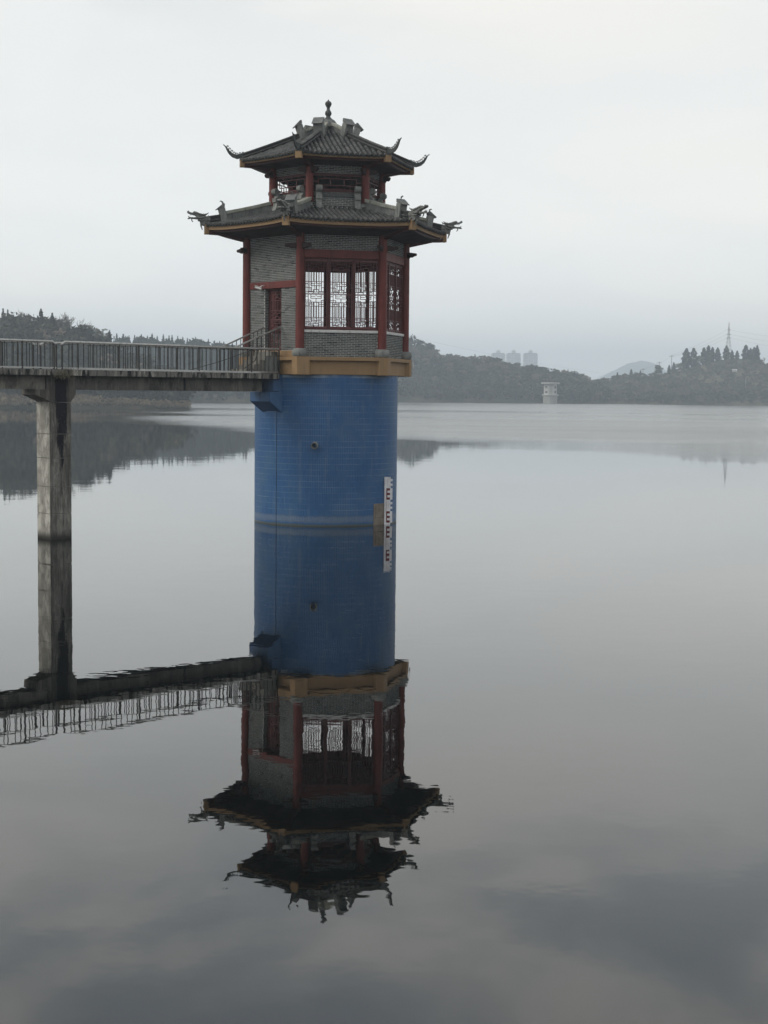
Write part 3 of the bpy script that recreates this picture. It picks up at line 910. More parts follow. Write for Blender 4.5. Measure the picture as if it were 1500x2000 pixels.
# floors and ceilings
def hexslab(R, z0, z1, nm, mt):
    MB().add([tuple(HV(R, k, z0)) for k in range(6)]+[tuple(HV(R, k, z1)) for k in range(6)],
             [(5, 4, 3, 2, 1, 0), (6, 7, 8, 9, 10, 11)]+[(k, (k+1) % 6, (k+1) % 6+6, k+6) for k in range(6)]).build(nm, mt, tower)
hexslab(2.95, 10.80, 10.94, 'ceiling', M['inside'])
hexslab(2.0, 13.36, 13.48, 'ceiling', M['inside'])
hexslab(3.0, 6.256, 6.30, 'inner_floor', M['conc'])
# inner dado so the room reads solid
# gate hoist inside
hoist = thing('gate_hoist', 'dark gate hoist machine standing inside the pavilion behind the lattice windows', 'machine', (TX, TY, 6.3))
MB().box(-1.1, 0.9, -0.25, 0.35, 0.0, 0.25).box(-1.0, 0.8, -0.2, 0.3, 0.25, 0.55).build('machine_bed', M['machine'], hoist, bevel=0.02)
MB().lathe([(0.30, 0.55), (0.30, 0.75), (0.27, 0.95), (0.2, 1.08), (0.1, 1.15), (0.03, 1.17)], 20, Matrix.Translation((-0.62, 0, 0))).build('motor_hood', M['machine'], hoist, smooth=True)
MB().prism([(-0.15, 0.55), (0.65, 0.55), (0.65, 1.18), (0.35, 1.18), (0.25, 1.0), (-0.05, 0.95)], -0.2, 0.2).build('gear_case', M['machine'], hoist, bevel=0.02)

# dragon heads --------------------------------------------------------
def dragon_head(k):
    R0 = 4.55; z = hipz(lower, 4.6)+0.05
    m = VM(k) @ Matrix.Translation((R0, 0, z)) @ Matrix.Diagonal((1.0, 1, 1.0, 1))
    S = 1.0
    mb = MB()
    neck = [(-0.05, 0.20), (0.0, -0.12), (0.20, -0.10), (0.31, -0.06), (0.34, 0.05), (0.42, 0.16), (0.46, 0.26), (0.40, 0.34), (0.22, 0.33), (0.12, 0.24), (0.02, 0.24)]
    mb.prism(neck, -0.10, 0.10, m)
    # upper jaw and brow
    mb.prism([(0.26, 0.34), (0.34, 0.22), (0.48, 0.24), (0.56, 0.29), (0.78, 0.34), (0.82, 0.385), (0.80, 0.43), (0.765, 0.44), (0.74, 0.395), (0.62, 0.365), (0.60, 0.40), (0.55, 0.43), (0.48, 0.40), (0.38, 0.36)], -0.085, 0.085, m)
    # lower jaw
    mb.prism([(0.36, 0.20), (0.42, 0.13), (0.55, 0.14), (0.68, 0.15), (0.79, 0.125), (0.80, 0.155), (0.75, 0.19), (0.79, 0.24), (0.72, 0.205), (0.58, 0.20), (0.48, 0.22)], -0.07, 0.07, m)
    # beard, throat spur
    mb.prism([(0.62, 0.155), (0.67, 0.15), (0.66, 0.07), (0.60, 0.02), (0.585, 0.04), (0.63, 0.09)], -0.02, 0.02, m)
    mb.prism([(0.26, 0.0), (0.33, 0.02), (0.33, -0.10), (0.25, -0.27), (0.235, -0.25), (0.27, -0.12)], -0.035, 0.035, m)
    hd = mb.build('dragon_head', M['figure'], tower, bevel=0.014)
    # horns, mane spikes, cheeks and eyes
    det = MB()
    for s in (-1, 1):
        det.tube([m @ Vector(p) for p in ((0.50, s*0.06, 0.38), (0.38, s*0.09, 0.33), (0.22, s*0.11, 0.30), (0.10, s*0.12, 0.33), (0.02, s*0.12, 0.38))], [0.04, 0.036, 0.032, 0.026, 0.008], 7)
        det.tube([m @ Vector(p) for p in ((0.46, s*0.1, 0.20), (0.34, s*0.13, 0.17), (0.20, s*0.13, 0.21), (0.13, s*0.13, 0.27))], [0.04, 0.034, 0.026, 0.006], 7)
        det.tube([m @ Vector(p) for p in ((0.40, s*0.1, 0.11), (0.28, s*0.125, 0.09), (0.14, s*0.125, 0.14), (0.06, s*0.12, 0.2))], [0.034, 0.03, 0.024, 0.006], 7)
        det.lathe([(0.005, -0.03), (0.03, -0.02), (0.038, 0), (0.03, 0.02), (0.005, 0.03)], 10, m @ Matrix.Translation((0.53, s*0.085, 0.37)))
        det.lathe([(0.005, -0.02), (0.025, -0.01), (0.028, 0), (0.02, 0.015), (0.005, 0.02)], 8, m @ Matrix.Translation((0.79, s*0.05, 0.41)))
        for t in (0.58, 0.64, 0.70):
            det.lathe([(0.012, 0), (0.003, -0.045)], 6, m @ Matrix.Translation((t, s*0.06, 0.31)))
    for (x, zz, L) in ((0.14, 0.24, 0.10), (0.03, 0.23, 0.09), (0.22, 0.31, 0.07)):
        det.prism([(x-0.03, zz-0.03), (x+0.035, zz-0.03), (x-0.005, zz+L)], -0.015, 0.015, m)
    det.build('head_detail', M['figure'], hd, bevel=0.0)
for k in range(6): dragon_head(k)

# upper eave curls ----------------------------------------------------
def eave_curl(k):
    m = VM(k) @ Matrix.Translation((3.22, 0, hipz(upper, 3.3)+0.10))
    P = [(-0.10, 0.13), (0.10, 0.06), (0.28, 0.02), (0.43, 0.06), (0.55, 0.15), (0.63, 0.26), (0.69, 0.36), (0.75, 0.42)]
    w = [0.13, 0.15, 0.14, 0.115, 0.09, 0.065, 0.045, 0.02]
    mb = MB()
    vs = []; fs = []
    n = len(P)
    for i, (x, z) in enumerate(P):
        a = Vector(P[max(i-1, 0)]); b = Vector(P[min(i+1, n-1)])
        d = (b-a).normalized(); nn = Vector((-d.y, d.x))
        for s, y in ((-1, -0.04), (-1, 0.04), (1, 0.04), (1, -0.04)):
            vs.append((x+nn.x*w[i]*s*0.6, y*(1-0.5*i/n), z+nn.y*w[i]*s*0.6))
    for i in range(n-1):
        for c in range(4): fs.append((i*4+c, i*4+4+c, i*4+4+(c+1) % 4, i*4+(c+1) % 4))
    fs += [(0, 1, 2, 3), (n*4-1, n*4-2, n*4-3, n*4-4)]
    mb.add(vs, fs, m)
    cl = mb.build('eave_curl', M['dark_clay'], tower, bevel=0.006)
    # openwork tendrils riding on the inner edge
    d = MB()
    for i, (x, z, r) in enumerate(((0.05, 0.17, 0.035), (0.16, 0.145, 0.035), (0.28, 0.12, 0.04), (0.38, 0.15, 0.042), (0.47, 0.22, 0.038), (0.56, 0.30, 0.034), (0.63, 0.39, 0.026))):
        pts = [m @ Vector((x+r*cos(t), 0, z+r*sin(t))) for t in np.linspace(-1.2, 3.9, 10)]
        d.tube(pts, 0.018, 6)
    d.tube([m @ Vector(p) for p in ((0.73, 0, 0.41), (0.79, 0, 0.45), (0.80, 0, 0.42))], [0.018, 0.018, 0.008], 6)
    d.build('tendril', M['dark_clay'], cl)
for k in range(6): eave_curl(k)

# things fixed to the tower -------------------------------------------
FD = FM(-1)
camr = thing('security_camera', 'small white security camera under the red lintel left of the lattice door', 'camera', (TX, TY, 0))
cm = FD @ Matrix.Translation((-0.62, -WAP-0.22, 8.83)) @ Matrix.Rotation(radians(28), 4, 'Z') @ Matrix.Rotation(radians(18), 4, 'Y')
MB().lathe([(0.045, -0.14), (0.05, -0.12), (0.05, 0.13), (0.035, 0.14)], 14, cm @ Matrix.Rotation(pi/2, 4, 'Y')).build('camera_body', M['white'], camr, smooth=True)
MB().box(-0.17, 0.12, -0.06, 0.06, 0.05, 0.062, cm).build('sun_shield', M['white'], camr)
MB().lathe([(0.036, 0), (0.036, 0.012)], 12, cm @ Matrix.Rotation(-pi/2, 4, 'Y') @ Matrix.Translation((0, 0, 0.142))).build('lens', M['black_plastic'], camr)
MB().tube([FD @ Vector(p) for p in ((-0.58, -WAP-0.2, 8.85), (-0.52, -WAP-0.14, 8.92), (-0.50, -WAP-0.03, 8.93))], 0.018, 8).build('bracket', M['white'], camr)

fl = thing('floodlight', 'small dark floodlight with hanging white cord at the right corner of the ochre ledge', 'lamp', (TX, TY, 0))
p = HV(3.26, 2, 6.30)
MB().box(-0.09, 0.09, -0.06, 0.06, 0.03, 0.16, Matrix.Translation(p) @ Matrix.Rotation(0.5, 4, 'X')).build('lamp_housing', M['black_plastic'], fl, bevel=0.01)
MB().lathe([(0.05, -0.03), (0.05, 0.05)], 12, Matrix.Translation(p)).build('lamp_base', M['black_plastic'], fl)
p2 = HV(3.44, 2, 0)
MB().tube([(p.x, p.y, 6.33), (p2.x, p2.y, 6.30), (p2.x, p2.y, 6.15)], 0.008, 6).lathe([(0.012, 6.15), (0.03, 6.02), (0.028, 5.93), (0.01, 5.92)], 10, Matrix.Translation((p2.x, p2.y, 0))).build('cord', M['white'], fl)

# water gauge
gx, gy = 0.165, 57.9
gauge = thing('water_gauge', 'white water level board with red marks and toothed edge on the blue shaft', 'gauge', (gx, gy, 0))
GM = Matrix.Rotation(radians(10), 4, 'Z')
mb = MB().box(-0.15, 0.075, 0, 0.02, -1.2, 1.80, GM)
TT = 0.087
for zt, zb_ in ((1.80, 1.375), (0.94, 0.505), (0.07, -0.365)):
    for j in range(2):
        mb.box(0.075, 0.150, 0.0, 0.02, zb_+TT*(2*j+1), zb_+TT*(2*j+2), GM)
for zt in (1.375, 0.505): mb.box(0.075, 0.150, 0.0, 0.02, zt-5*TT, zt, GM)
mb.build('board', M['gauge_white'], gauge)
ser = MB()
for j in range(58): ser.box(-0.168, -0.15, 0.001, 0.018, 1.78-j*0.05, 1.803-j*0.05, GM)
ser.build('serrated_edge', M['gauge_white'], gauge)
for top in (1.375, 0.505, -0.365):
    mk = MB()
    mk.box(-0.085, -0.045, -0.006, -0.001, top-5*TT, top, GM)
    for d in (0.0, 2*TT, 4*TT): mk.box(-0.0449, 0.055, -0.006, -0.001, top-d-TT, top-d, GM)
    mk.build('mark', M['mark_red'], gauge)
for zt in (1.6, 0.6):
    MB().box(-0.05, 0.05, 0.02, 0.75, zt-0.02, zt+0.02, GM @ Matrix.Translation((0, 0, 0))).build('bracket', M['steel'], gauge)

# ------------------------------------------------------------------ footbridge
bridge = thing('footbridge', 'weathered concrete footbridge with steel railings on a tall stained pier', 'bridge', (TX, TY, 0))
# frame: x = s outwards from the tower, y = q to the near side, z up
aB = A0-pi/6
nB = Vector((sin(aB), -cos(aB), 0)); tB = Vector((cos(aB), sin(aB), 0))
BM = Matrix(((nB.x, tB.x, 0, 0), (nB.y, tB.y, 0, 0), (0, 0, 1, 0), (0, 0, 0, 1)))
S0, S1 = 2.95, 26.0
# deck edge broken into cast lengths, slightly uneven
s = S0; j = 0
cuts = [2.95, 4.9, 6.6, 8.9, 11.2, 12.9, 15.4, 18.0, 20.5, 23.2, 26.0]
for a, b in zip(cuts[:-1], cuts[1:]):
    dz = random.uniform(-0.006, 0.008)
    MB().box(a+0.004, b-0.004, -0.72, 0.72, 5.43+dz, 5.625+dz, BM).build('deck_slab', M['conc_edge'], bridge, bevel=0.012)
for a, b in ((3.46, 6.92), (7.02, 9.4), (9.403, 11.45), (12.62, 16.2), (16.203, 20.0), (20.003, 26.0)):
    MB().box(a, b, -0.33, 0.33, 4.965, 5.428, BM).build('bridge_beam', M['conc_dark'] if a < 12 else M['conc'], bridge, bevel=0.012)
MB().box(6.92, 7.02, -0.30, 0.30, 4.99, 5.427, BM).build('beam_joint', M['algae'], bridge)
# pier shaft in lifts, cap corbels both ways
lifts = [-4.0, 0.85, 1.75, 2.7, 3.5, 4.55]
for a, b in zip(lifts[:-1], lifts[1:]):
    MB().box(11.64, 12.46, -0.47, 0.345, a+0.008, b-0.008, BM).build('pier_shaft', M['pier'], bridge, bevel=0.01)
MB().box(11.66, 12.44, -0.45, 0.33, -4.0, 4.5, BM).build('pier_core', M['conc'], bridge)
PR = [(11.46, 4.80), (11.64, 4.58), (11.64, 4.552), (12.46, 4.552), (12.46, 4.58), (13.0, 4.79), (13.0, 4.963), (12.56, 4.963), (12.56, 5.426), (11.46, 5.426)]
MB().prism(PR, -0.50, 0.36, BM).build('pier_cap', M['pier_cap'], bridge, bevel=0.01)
# tufts growing over the pier head
tf = MB()
for i in range(150):
    s_ = random.gauss(12.15, 0.22); z = 5.44+random.uniform(-0.08, 0.2); L = random.uniform(0.08, 0.2)
    ang = random.uniform(-1.2, 1.2); dx, dz = sin(ang)*L, -cos(ang)*L*random.choice((1, 1, -0.8))
    q0 = 0.73+random.uniform(0, 0.05)
    tf.add([(s_, q0, z), (s_+0.02, q0, z), (s_+dx+0.01, q0+0.06, z+dz)], [(0, 1, 2)], BM)
tf.build('weed_tuft', mat_plain('dead_weed', (0.09, 0.085, 0.055), (0.16, 0.14, 0.09)), bridge, kind='stuff')
# railings
def railing(q, side):
    for (a, b) in ((2.95, 12.20), (12.40, 20.6)):
        rl = MB()
        e = 0.10
        pts = []
        ptsn = [(a, 6.45 if a > 5 else 6.53), (a+0.06, 6.47 if a > 5 else 6.53), (a+0.14, 6.53), (b-0.14, 6.53), (b-0.06, 6.47), (b, 6.45)]
        rl.tube([BM @ Vector((s_, q, z)) for s_, z in ptsn], 0.042, 10)
        r_ = rl.build('handrail', M['steel_top'], bridge, smooth=True)
        MB().box(a, b, q-0.02, q+0.02, 5.665, 5.70, BM).build('bottom_rail', M['steel_top'], bridge)
        n = round((b-a)/0.205)
        bal = MB().box(-0.0125, 0.0125, -0.008, 0.008, 5.70, 6.49)
        me = bal.mesh('baluster', M['steel'])
        pm = MB().box(-0.024, 0.024, -0.024, 0.024, 5.625, 6.49).mesh('railing_post', M['steel'])
        for i in range(n+1):
            s_ = a+0.03+(b-a-0.06)*i/n
            post = i in (0, n) or i % 12 == 6
            o = bpy.data.objects.new('railing_post' if post else 'baluster', pm if post else me)
            COL.objects.link(o); o.parent = bridge
            o.matrix_local = BM @ Matrix.Translation((s_, q, 0)) @ Matrix.Rotation(random.uniform(-0.01, 0.01), 4, 'Y')
railing(0.66, 1); railing(-0.66, -1)
# loose white batten lying along the deck edge
MB().box(3.85, 11.9, 0.70, 0.735, 5.632, 5.66, BM).build('edge_strip', M['steel_top'], bridge)
# stairs up to the door
for i in range(5):
    z1 = 5.625+0.165*(i+1)
    s_out = 4.25-0.27*i
    MB().box(2.86, s_out, -0.5, 0.5, 5.626+0.165*i+0.001, z1, BM).build('stair_step', M['conc'], bridge, bevel=0.01)
MB().box(2.9, 3.5, 0.502, 0.56, 5.63, 6.26, BM).build('stair_cheek', M['stone'], bridge, bevel=0.01)
for q in (0.5, -0.5):
    a, b = Vector((5.0 if q > 0 else 4.9, q, 6.50)), Vector((2.72, q, 7.36))
    MB().tube([BM @ a, BM @ b, BM @ (b+Vector((-0.04, 0, -0.06)))], 0.03, 10).build('stair_handrail', M['steel_top'], bridge, smooth=True)
    for i in range(11):
        t = (i+0.5)/11; p = a.lerp(b, t)
        zb = 5.63+max(0, (4.3-p.x)/0.27*0.165)
        zb = min(zb, 6.45)
        MB().box(p.x-0.012, p.x+0.012, q-0.008, q+0.008, zb, p.z, BM).build('stair_baluster', M['steel'], bridge)
MB().tube([BM @ Vector(p) for p in ((6.05, -0.6, 5.72), (4.6, -0.6, 6.08), (3.4, -0.6, 6.45), (2.75, -0.55, 6.72))], 0.012, 6).build('cable', M['black_plastic'], bridge)
MB().tube([BM @ Vector(p) for p in ((4.2, 0.2, 5.8), (3.85, 0.4, 6.1), (3.7, 0.42, 6.5))], 0.02, 6).build('pipe', M['steel'], bridge)

# ------------------------------------------------------------------ water and lake bed
q = NM('still_lake_water')
g = q.n('ShaderNodeNewGeometry')
P = g.outputs['Position']
sep = q.n('ShaderNodeSeparateXYZ', {0: P})
# wind lanes: bands of ruffled water far out, glassy water near the tower
lane = q.noise(q.n('ShaderNodeMapping', {'Vector': P, 'Scale': (0.30, 1.0, 1.0), 'Location': (3.0, 11.0, 0)}).outputs[0], 0.013, 4, 0.5)
X_, Y_ = sep.outputs['X'], sep.outputs['Y']
wobl = q.math('MULTIPLY', q.math('SUBTRACT', lane, 0.5), 170.0)
side = q.mapr(q.math('ADD', q.math('ADD', X_, q.math('MULTIPLY', Y_, 0.175)), q.math('MULTIPLY', wobl, 0.25)), -6.0, 26.0)
near = q.mapr(q.math('ADD', q.math('ADD', Y_, q.math('MULTIPLY', X_, 1.35)), q.math('MULTIPLY', wobl, 0.6)), 152.0, 212.0)
far = q.mapr(Y_, 835.0, 790.0)
lanef = q.math('MULTIPLY', q.math('MULTIPLY', side, near), far)
lanef = q.math('MULTIPLY', lanef, q.mapr(lane, 0.36, 0.56, 0.35, 1.0))
r1 = q.noise(P, 1.1, 3, 0.55)
r2 = q.noise(P, 0.28, 2, 0.5)
r3 = q.noise(P, 3.2, 3, 0.6)
calm = q.math('ADD', q.math('MULTIPLY', r1, 0.0017), q.math('MULTIPLY', r2, 0.0036))
h = q.math('ADD', calm, q.math('MULTIPLY', q.math('MULTIPLY', r3, lanef), 0.07))
bn = q.n('ShaderNodeBump', {'Height': h, 'Strength': 1.0, 'Distance': 1.0})
q.t.links.new(bn.outputs[0], q.b.inputs['Normal'])
q.set(q.b, 'Base Color', (0.002, 0.003, 0.003))
q.set(q.b, 'Roughness', q.math('ADD', q.math('MULTIPLY', lanef, 0.22), 0.012))
q.b.inputs['IOR'].default_value = 1.65
q.b.inputs['Specular IOR Level'].default_value = 0.5
M['water'] = q.m
mb = MB()
ys = [-260, -60, 0, 30, 60, 90, 150, 300, 600, 1200, 2400, 4400]
mb.add([(x, y, 0) for y in ys for x in (-1900, -400, -60, 60, 400, 1900)],
       [(r*6+c, r*6+c+1, r*6+c+7, r*6+c+6) for r in range(len(ys)-1) for c in range(5)])
w = mb.build('lake_water', M['water']); w['kind'] = 'structure'
w = MB().add([(-1900, -260, -5), (1900, -260, -5), (1900, 4400, -5), (-1900, 4400, -5)], [(0, 1, 2, 3)]).build('lake_bed', M['lakebed'])
w['kind'] = 'structure'

# ------------------------------------------------------------------ hills
def lerp_tab(tab, x):
    xs = [t[0] for t in tab]
    return [float(np.interp(x, xs, [t[i] for t in tab])) for i in range(1, len(tab[0]))]
from mathutils import noise as mnoise
class Hill:
    """ground seen from the bank: azimuth table gives shore distance, crest distance and crest height"""
    def __init__(s, name, tab, mat, rough=1.0, power=0.8, back=1.5):
        s.tab = tab; s.rough = rough; s.power = power
        x0, x1 = tab[0][0], tab[-1][0]
        nx = int((x1-x0)/12)+2
        ts = [-0.06, 0.0, 0.01, 0.06, 0.14, 0.24, 0.35, 0.47, 0.6, 0.73, 0.86, 1.0, 1.15, 1.35, 1.6]
        V = []; F = []
        for i in range(nx):
            x = x0+(x1-x0)*i/(nx-1)
            for t in ts: V.append(s.point(x, t))
        n = len(ts)
        for i in range(nx-1):
            for j in range(n-1): F.append((i*n+j, i*n+n+j, i*n+n+j+1, i*n+j+1))
        me = arrays_mesh(name, V, F, mat)
        me.polygons.foreach_set('use_smooth', [True]*len(me.polygons))
        o = bpy.data.objects.new(name, me); COL.objects.link(o); o['kind'] = 'structure'
        s.o = o
    def point(s, x, t):
        d0, d1, hc = lerp_tab(s.tab, x)
        d = d0+(d1-d0)*t
        X = (x-750)/3000.0*d
        if t < 0: z = -3.0
        elif t == 0: z = -0.4
        else:
            z = 0.5+(hc-0.5)*(min(t, 1.0)**s.power)
            if t > 1: z -= (t-1)*(hc*0.9)
            z += mnoise.noise(Vector((X*0.03, d*0.03, 1.3)))*1.2*s.rough*min(1, t*4)
        return (X, d, z)
# image-azimuth (pixels of the 1500 wide photo), shore distance, crest distance, crest ground height
left_near = Hill('hill_left', [(-1500, 330, 430, 26), (-400, 390, 460, 24), (0, 400, 460, 20.5), (110, 405, 460, 19.5), (180, 410, 455, 15), (230, 412, 450, 10), (300, 414, 440, 5), (368, 416, 430, 0.6)], M['soil'])
left_far = Hill('hill_far_left', [(-600, 640, 820, 34), (150, 640, 800, 29), (230, 640, 780, 26), (300, 640, 760, 24.5), (380, 640, 750, 24), (440, 650, 740, 20), (560, 700, 860, 20), (640, 720, 900, 30)], M['soil'])
mid = Hill('hill_middle', [(560, 740, 900, 30), (700, 800, 930, 36), (790, 840, 930, 31), (845, 850, 930, 24.5), (900, 858, 930, 22), (960, 860, 935, 20), (1040, 862, 940, 16), (1100, 862, 940, 12.5), (1160, 862, 920, 7), (1190, 864, 890, 1.0)], M['soil'])
right = Hill('hill_right', [(1080, 905, 1010, 10), (1165, 900, 1000, 13), (1230, 885, 990, 16), (1290, 880, 990, 18.5), (1345, 875, 990, 22.5), (1380, 872, 990, 26.5), (1430, 870, 990, 29), (1480, 868, 990, 26.5), (1520, 866, 990, 24), (1700, 860, 980, 20), (2400, 700, 950, 34)], M['soil'], power=0.95)
Hill('hill_backdrop', [(-1800, 1250, 1700, 26), (400, 1300, 1700, 14), (1100, 1250, 1700, 12), (3200, 1200, 1700, 22)], M['mist_hill'])
Hill('mountain_far', [(900, 3800, 4150, 10), (1150, 3800, 4150, 40), (1190, 3800, 4150, 66), (1215, 3800, 4150, 88), (1245, 3800, 4150, 97), (1275, 3800, 4150, 90), (1310, 3800, 4150, 58), (1400, 3800, 4150, 30), (1700, 3800, 4150, 20)], M['mist_hill'], rough=3)

# ---- tree prototypes as arrays of small leaf faces
def quads(C, size, rng_, flat=0.0):
    """leaf clumps: a random quad at every centre"""
    n = len(C)
    a = rng_.normal(size=(n, 3)); a /= np.linalg.norm(a, axis=1)[:, None]
    b = rng_.normal(size=(n, 3)); b -= (a*b).sum(1)[:, None]*a; b /= np.linalg.norm(b, axis=1)[:, None]
    sz = (size*rng_.uniform(0.6, 1.3, n))[:, None] if np.ndim(size) == 0 else (size*rng_.uniform(0.6, 1.3, n))[:, None]
    V = np.stack([C-a*sz-b*sz*0.6, C+a*sz-b*sz*0.7, C+a*sz*0.8+b*sz*0.6, C-a*sz*0.7+b*sz*0.8], 1)
    return V.reshape(-1, 3)
def proto_broad(n, seed, lobes=7, w=0.42, lsz=0.06):
    g = np.random.default_rng(seed)
    C = []
    for i in range(lobes):
        c = np.array([g.uniform(-w*0.6, w*0.6), g.uniform(-w*0.6, w*0.6), g.uniform(0.40, 0.80)])
        if i == 0: c = np.array([0, 0, 0.72])
        r = g.uniform(0.16, 0.27)
        k = n//lobes
        d = g.normal(size=(k, 3)); d /= np.linalg.norm(d, axis=1)[:, None]
        C.append(c+d*r*g.uniform(0.55, 1.08, (k, 1))*np.array([1, 1, 0.85]))
    C = np.vstack(C)
    lo = g.uniform(0, 1, (n//6, 3)); 
    C2 = np.c_[(lo[:, 0]-0.5)*w*1.1, (lo[:, 1]-0.5)*w*1.1, 0.08+lo[:, 2]*0.35]
    return quads(np.vstack([C, C2]), lsz, g)
def proto_cone(n, seed, w=0.2, lsz=0.05, base=0.08, power=0.85):
    g = np.random.default_rng(seed)
    t = g.uniform(0, 1, n)**0.8
    rr = w*(1-t)**power*(0.75+0.25*np.sin(t*38+seed))*g.uniform(0.5, 1.05, n)
    a = g.uniform(0, 2*pi, n)
    C = np.c_[rr*np.cos(a), rr*np.sin(a), base+t*(0.97-base)]
    return quads(C, lsz*(1-0.55*t), g)
def proto_cypress(n, seed, w=0.2, lsz=0.045):
    g = np.random.default_rng(seed)
    t = g.uniform(0, 1, n)
    rr = w*np.sin(np.clip(t*0.93+0.05, 0, 1)**0.75*pi)**0.7*g.uniform(0.6, 1.06, n)*(0.85+0.15*np.sin(t*23+seed))
    a = g.uniform(0, 2*pi, n)
    C = np.c_[rr*np.cos(a), rr*np.sin(a), 0.12+t*0.88]
    return quads(C, lsz*(1-0.4*t), g)

def scatter(name, hill, n, protos, hmin, hmax, mat, x0, x1, t0=0.0, t1=1.05, seed=1, wide=1.0, keep=None):
    g = np.random.default_rng(seed)
    Vs, Ts = [], []
    for i in range(n):
        x = g.uniform(x0, x1); t = g.uniform(t0, t1)
        if keep is not None and not keep(x, t): continue
        p = np.array(hill.point(x, max(t, 0.004)))
        h = g.uniform(hmin, hmax)
        pr = protos[g.integers(len(protos))]
        a = g.uniform(0, 2*pi); c, s_ = cos(a), sin(a)
        R = np.array([[c, -s_, 0], [s_, c, 0], [0, 0, 1]])
        W = (pr*np.array([wide, wide, 1.0])*h) @ R.T+p-np.array([0, 0, 0.35])
        Vs.append(W); Ts.append(np.full(len(W), g.uniform(0, 1)))
    V = np.vstack(Vs); T = np.concatenate(Ts)
    me = arrays_mesh(name, V, np.arange(len(V)).reshape(-1, 4), mat, T)
    o = bpy.data.objects.new(name, me); COL.objects.link(o); o['kind'] = 'stuff'
    return o
BR = [proto_broad(190, s) for s in range(5)]
BRs = [proto_broad(110, s+20, lobes=5, lsz=0.075) for s in range(5)]
CN = [proto_cone(150, s+3) for s in range(3)]
CNs = [proto_cone(90, s+33, lsz=0.06) for s in range(3)]
BU = [proto_broad(70, s+40, lobes=4, w=0.8, lsz=0.10) for s in range(4)]
scatter('woodland_left', left_near, 800, BR+BR+CN[:1], 4.0, 9.5, M['leaf'], -420, 352, 0.03, 1.04, 11, 1.1)
scatter('reeds_left', left_near, 700, BU, 1.2, 2.4, M['reed'], -420, 366, 0.0, 0.05, 12, 1.2, keep=lambda x, t: mnoise.noise(Vector((x*0.03, 5, 0))) > -0.25)
scatter('woodland_far_left', left_far, 900, CNs+BRs, 5, 8.5, M['leaf_dark'], 120, 620, 0.0, 1.03, 13, 1.15)
scatter('woodland_middle', mid, 1600, BRs+BRs+CNs[:1], 4.0, 9.0, M['leaf'], 560, 1186, 0.0, 0.96, 14, 1.15)
scatter('scrub_right', right, 1700, BU+BRs[:2], 1.8, 3.8, M['scrub'], 1100, 1800, 0.0, 1.0, 15, 1.3)
scatter('thicket_right_shore', right, 350, BRs, 3.0, 5.5, M['leaf'], 1100, 1800, 0.0, 0.16, 16, 1.2)

# ---- single trees ---------------------------------------------------
def inv_pt(x, y, d):
    """rough position of a far thing seen at photo pixel (x,y) at distance d"""
    a, b = x-750, y-1000
    ro, th = 0.00994, 0.0777
    u = a*cos(ro)+b*sin(ro); v = -a*sin(ro)+b*cos(ro)
    Y = 3000*cos(th)-v*sin(th); Z = -3000*sin(th)-v*cos(th)
    return u*d/Y, Z*d/Y+CAM_H
def add_tree(kind, name, label, x, ytop, d, hill, t=1.0, h=None, width=1.0, group=None, seed=0, mat=None):
    X, Z = inv_pt(x, ytop, d)
    gx = 750+X/d*3000
    d0, d1, hc = lerp_tab(hill.tab, gx)
    tt = (d-d0)/(d1-d0)
    gz = hill.point(gx, max(0.01, tt))[2]
    h = max(1.5, Z-gz+0.3) if h is None else h
    zb = Z-h
    zb = min(zb, gz)-0.2
    h = Z-zb
    r = thing(name, label, 'tree', (X, d, zb), group)
    if kind == 'bare':
        g = random.Random(seed)
        tr = MB().tube([(0, 0, 0), (0.1, 0, h*0.3), (0.05, 0, h*0.5)], [0.022*h, 0.016*h, 0.011*h], 6)
        tr.build('trunk', M['bark'], r)
        br = MB()
        def grow(p, dr, L, rad, lev):
            q_ = p+dr*L
            br.tube([p, p+dr*L*0.5+Vector((g.uniform(-.04, .04), g.uniform(-.04, .04), 0))*L, q_], [rad, rad*0.8, rad*0.6], 4, caps=False)
            if lev == 0: return
            for _ in range(3 if lev > 1 else 4):
                nd = (dr+Vector((g.uniform(-.65, .65), g.uniform(-.65, .65), g.uniform(-0.05, 0.45)))).normalized()
                grow(p+dr*L*g.uniform(0.55, 1.0), nd, L*g.uniform(0.55, 0.8), rad*0.62, lev-1)
        for _ in range(4):
            grow(Vector((0.05, 0, h*g.uniform(0.28, 0.5))), Vector((g.uniform(-.5, .5)*width, g.uniform(-.5, .5), 1)).normalized(), h*0.24, 0.010*h, 3)
        br.build('crown', M['bark'], r)
        return r
    if kind == 'cone': P_ = proto_cone(500, seed, 0.16*width, 0.042, 0.06)
    elif kind == 'cypress': P_ = proto_cypress(900, seed, 0.19*width, 0.045)
    else: P_ = proto_broad(330, seed, 8, 0.42*width, 0.05)
    me = arrays_mesh('crown', P_*h, np.arange(len(P_)).reshape(-1, 4), mat or M['leaf_dark'], np.full(len(P_), (seed*0.37) % 1))
    o = bpy.data.objects.new('crown', me); COL.objects.link(o); o.parent = r
    MB().tube([(0, 0, 0), (0, 0, h*0.45), (0, 0, h*0.8)], [0.022*h, 0.016*h, 0.006*h], 6).build('trunk', M['bark'], r)
    return r

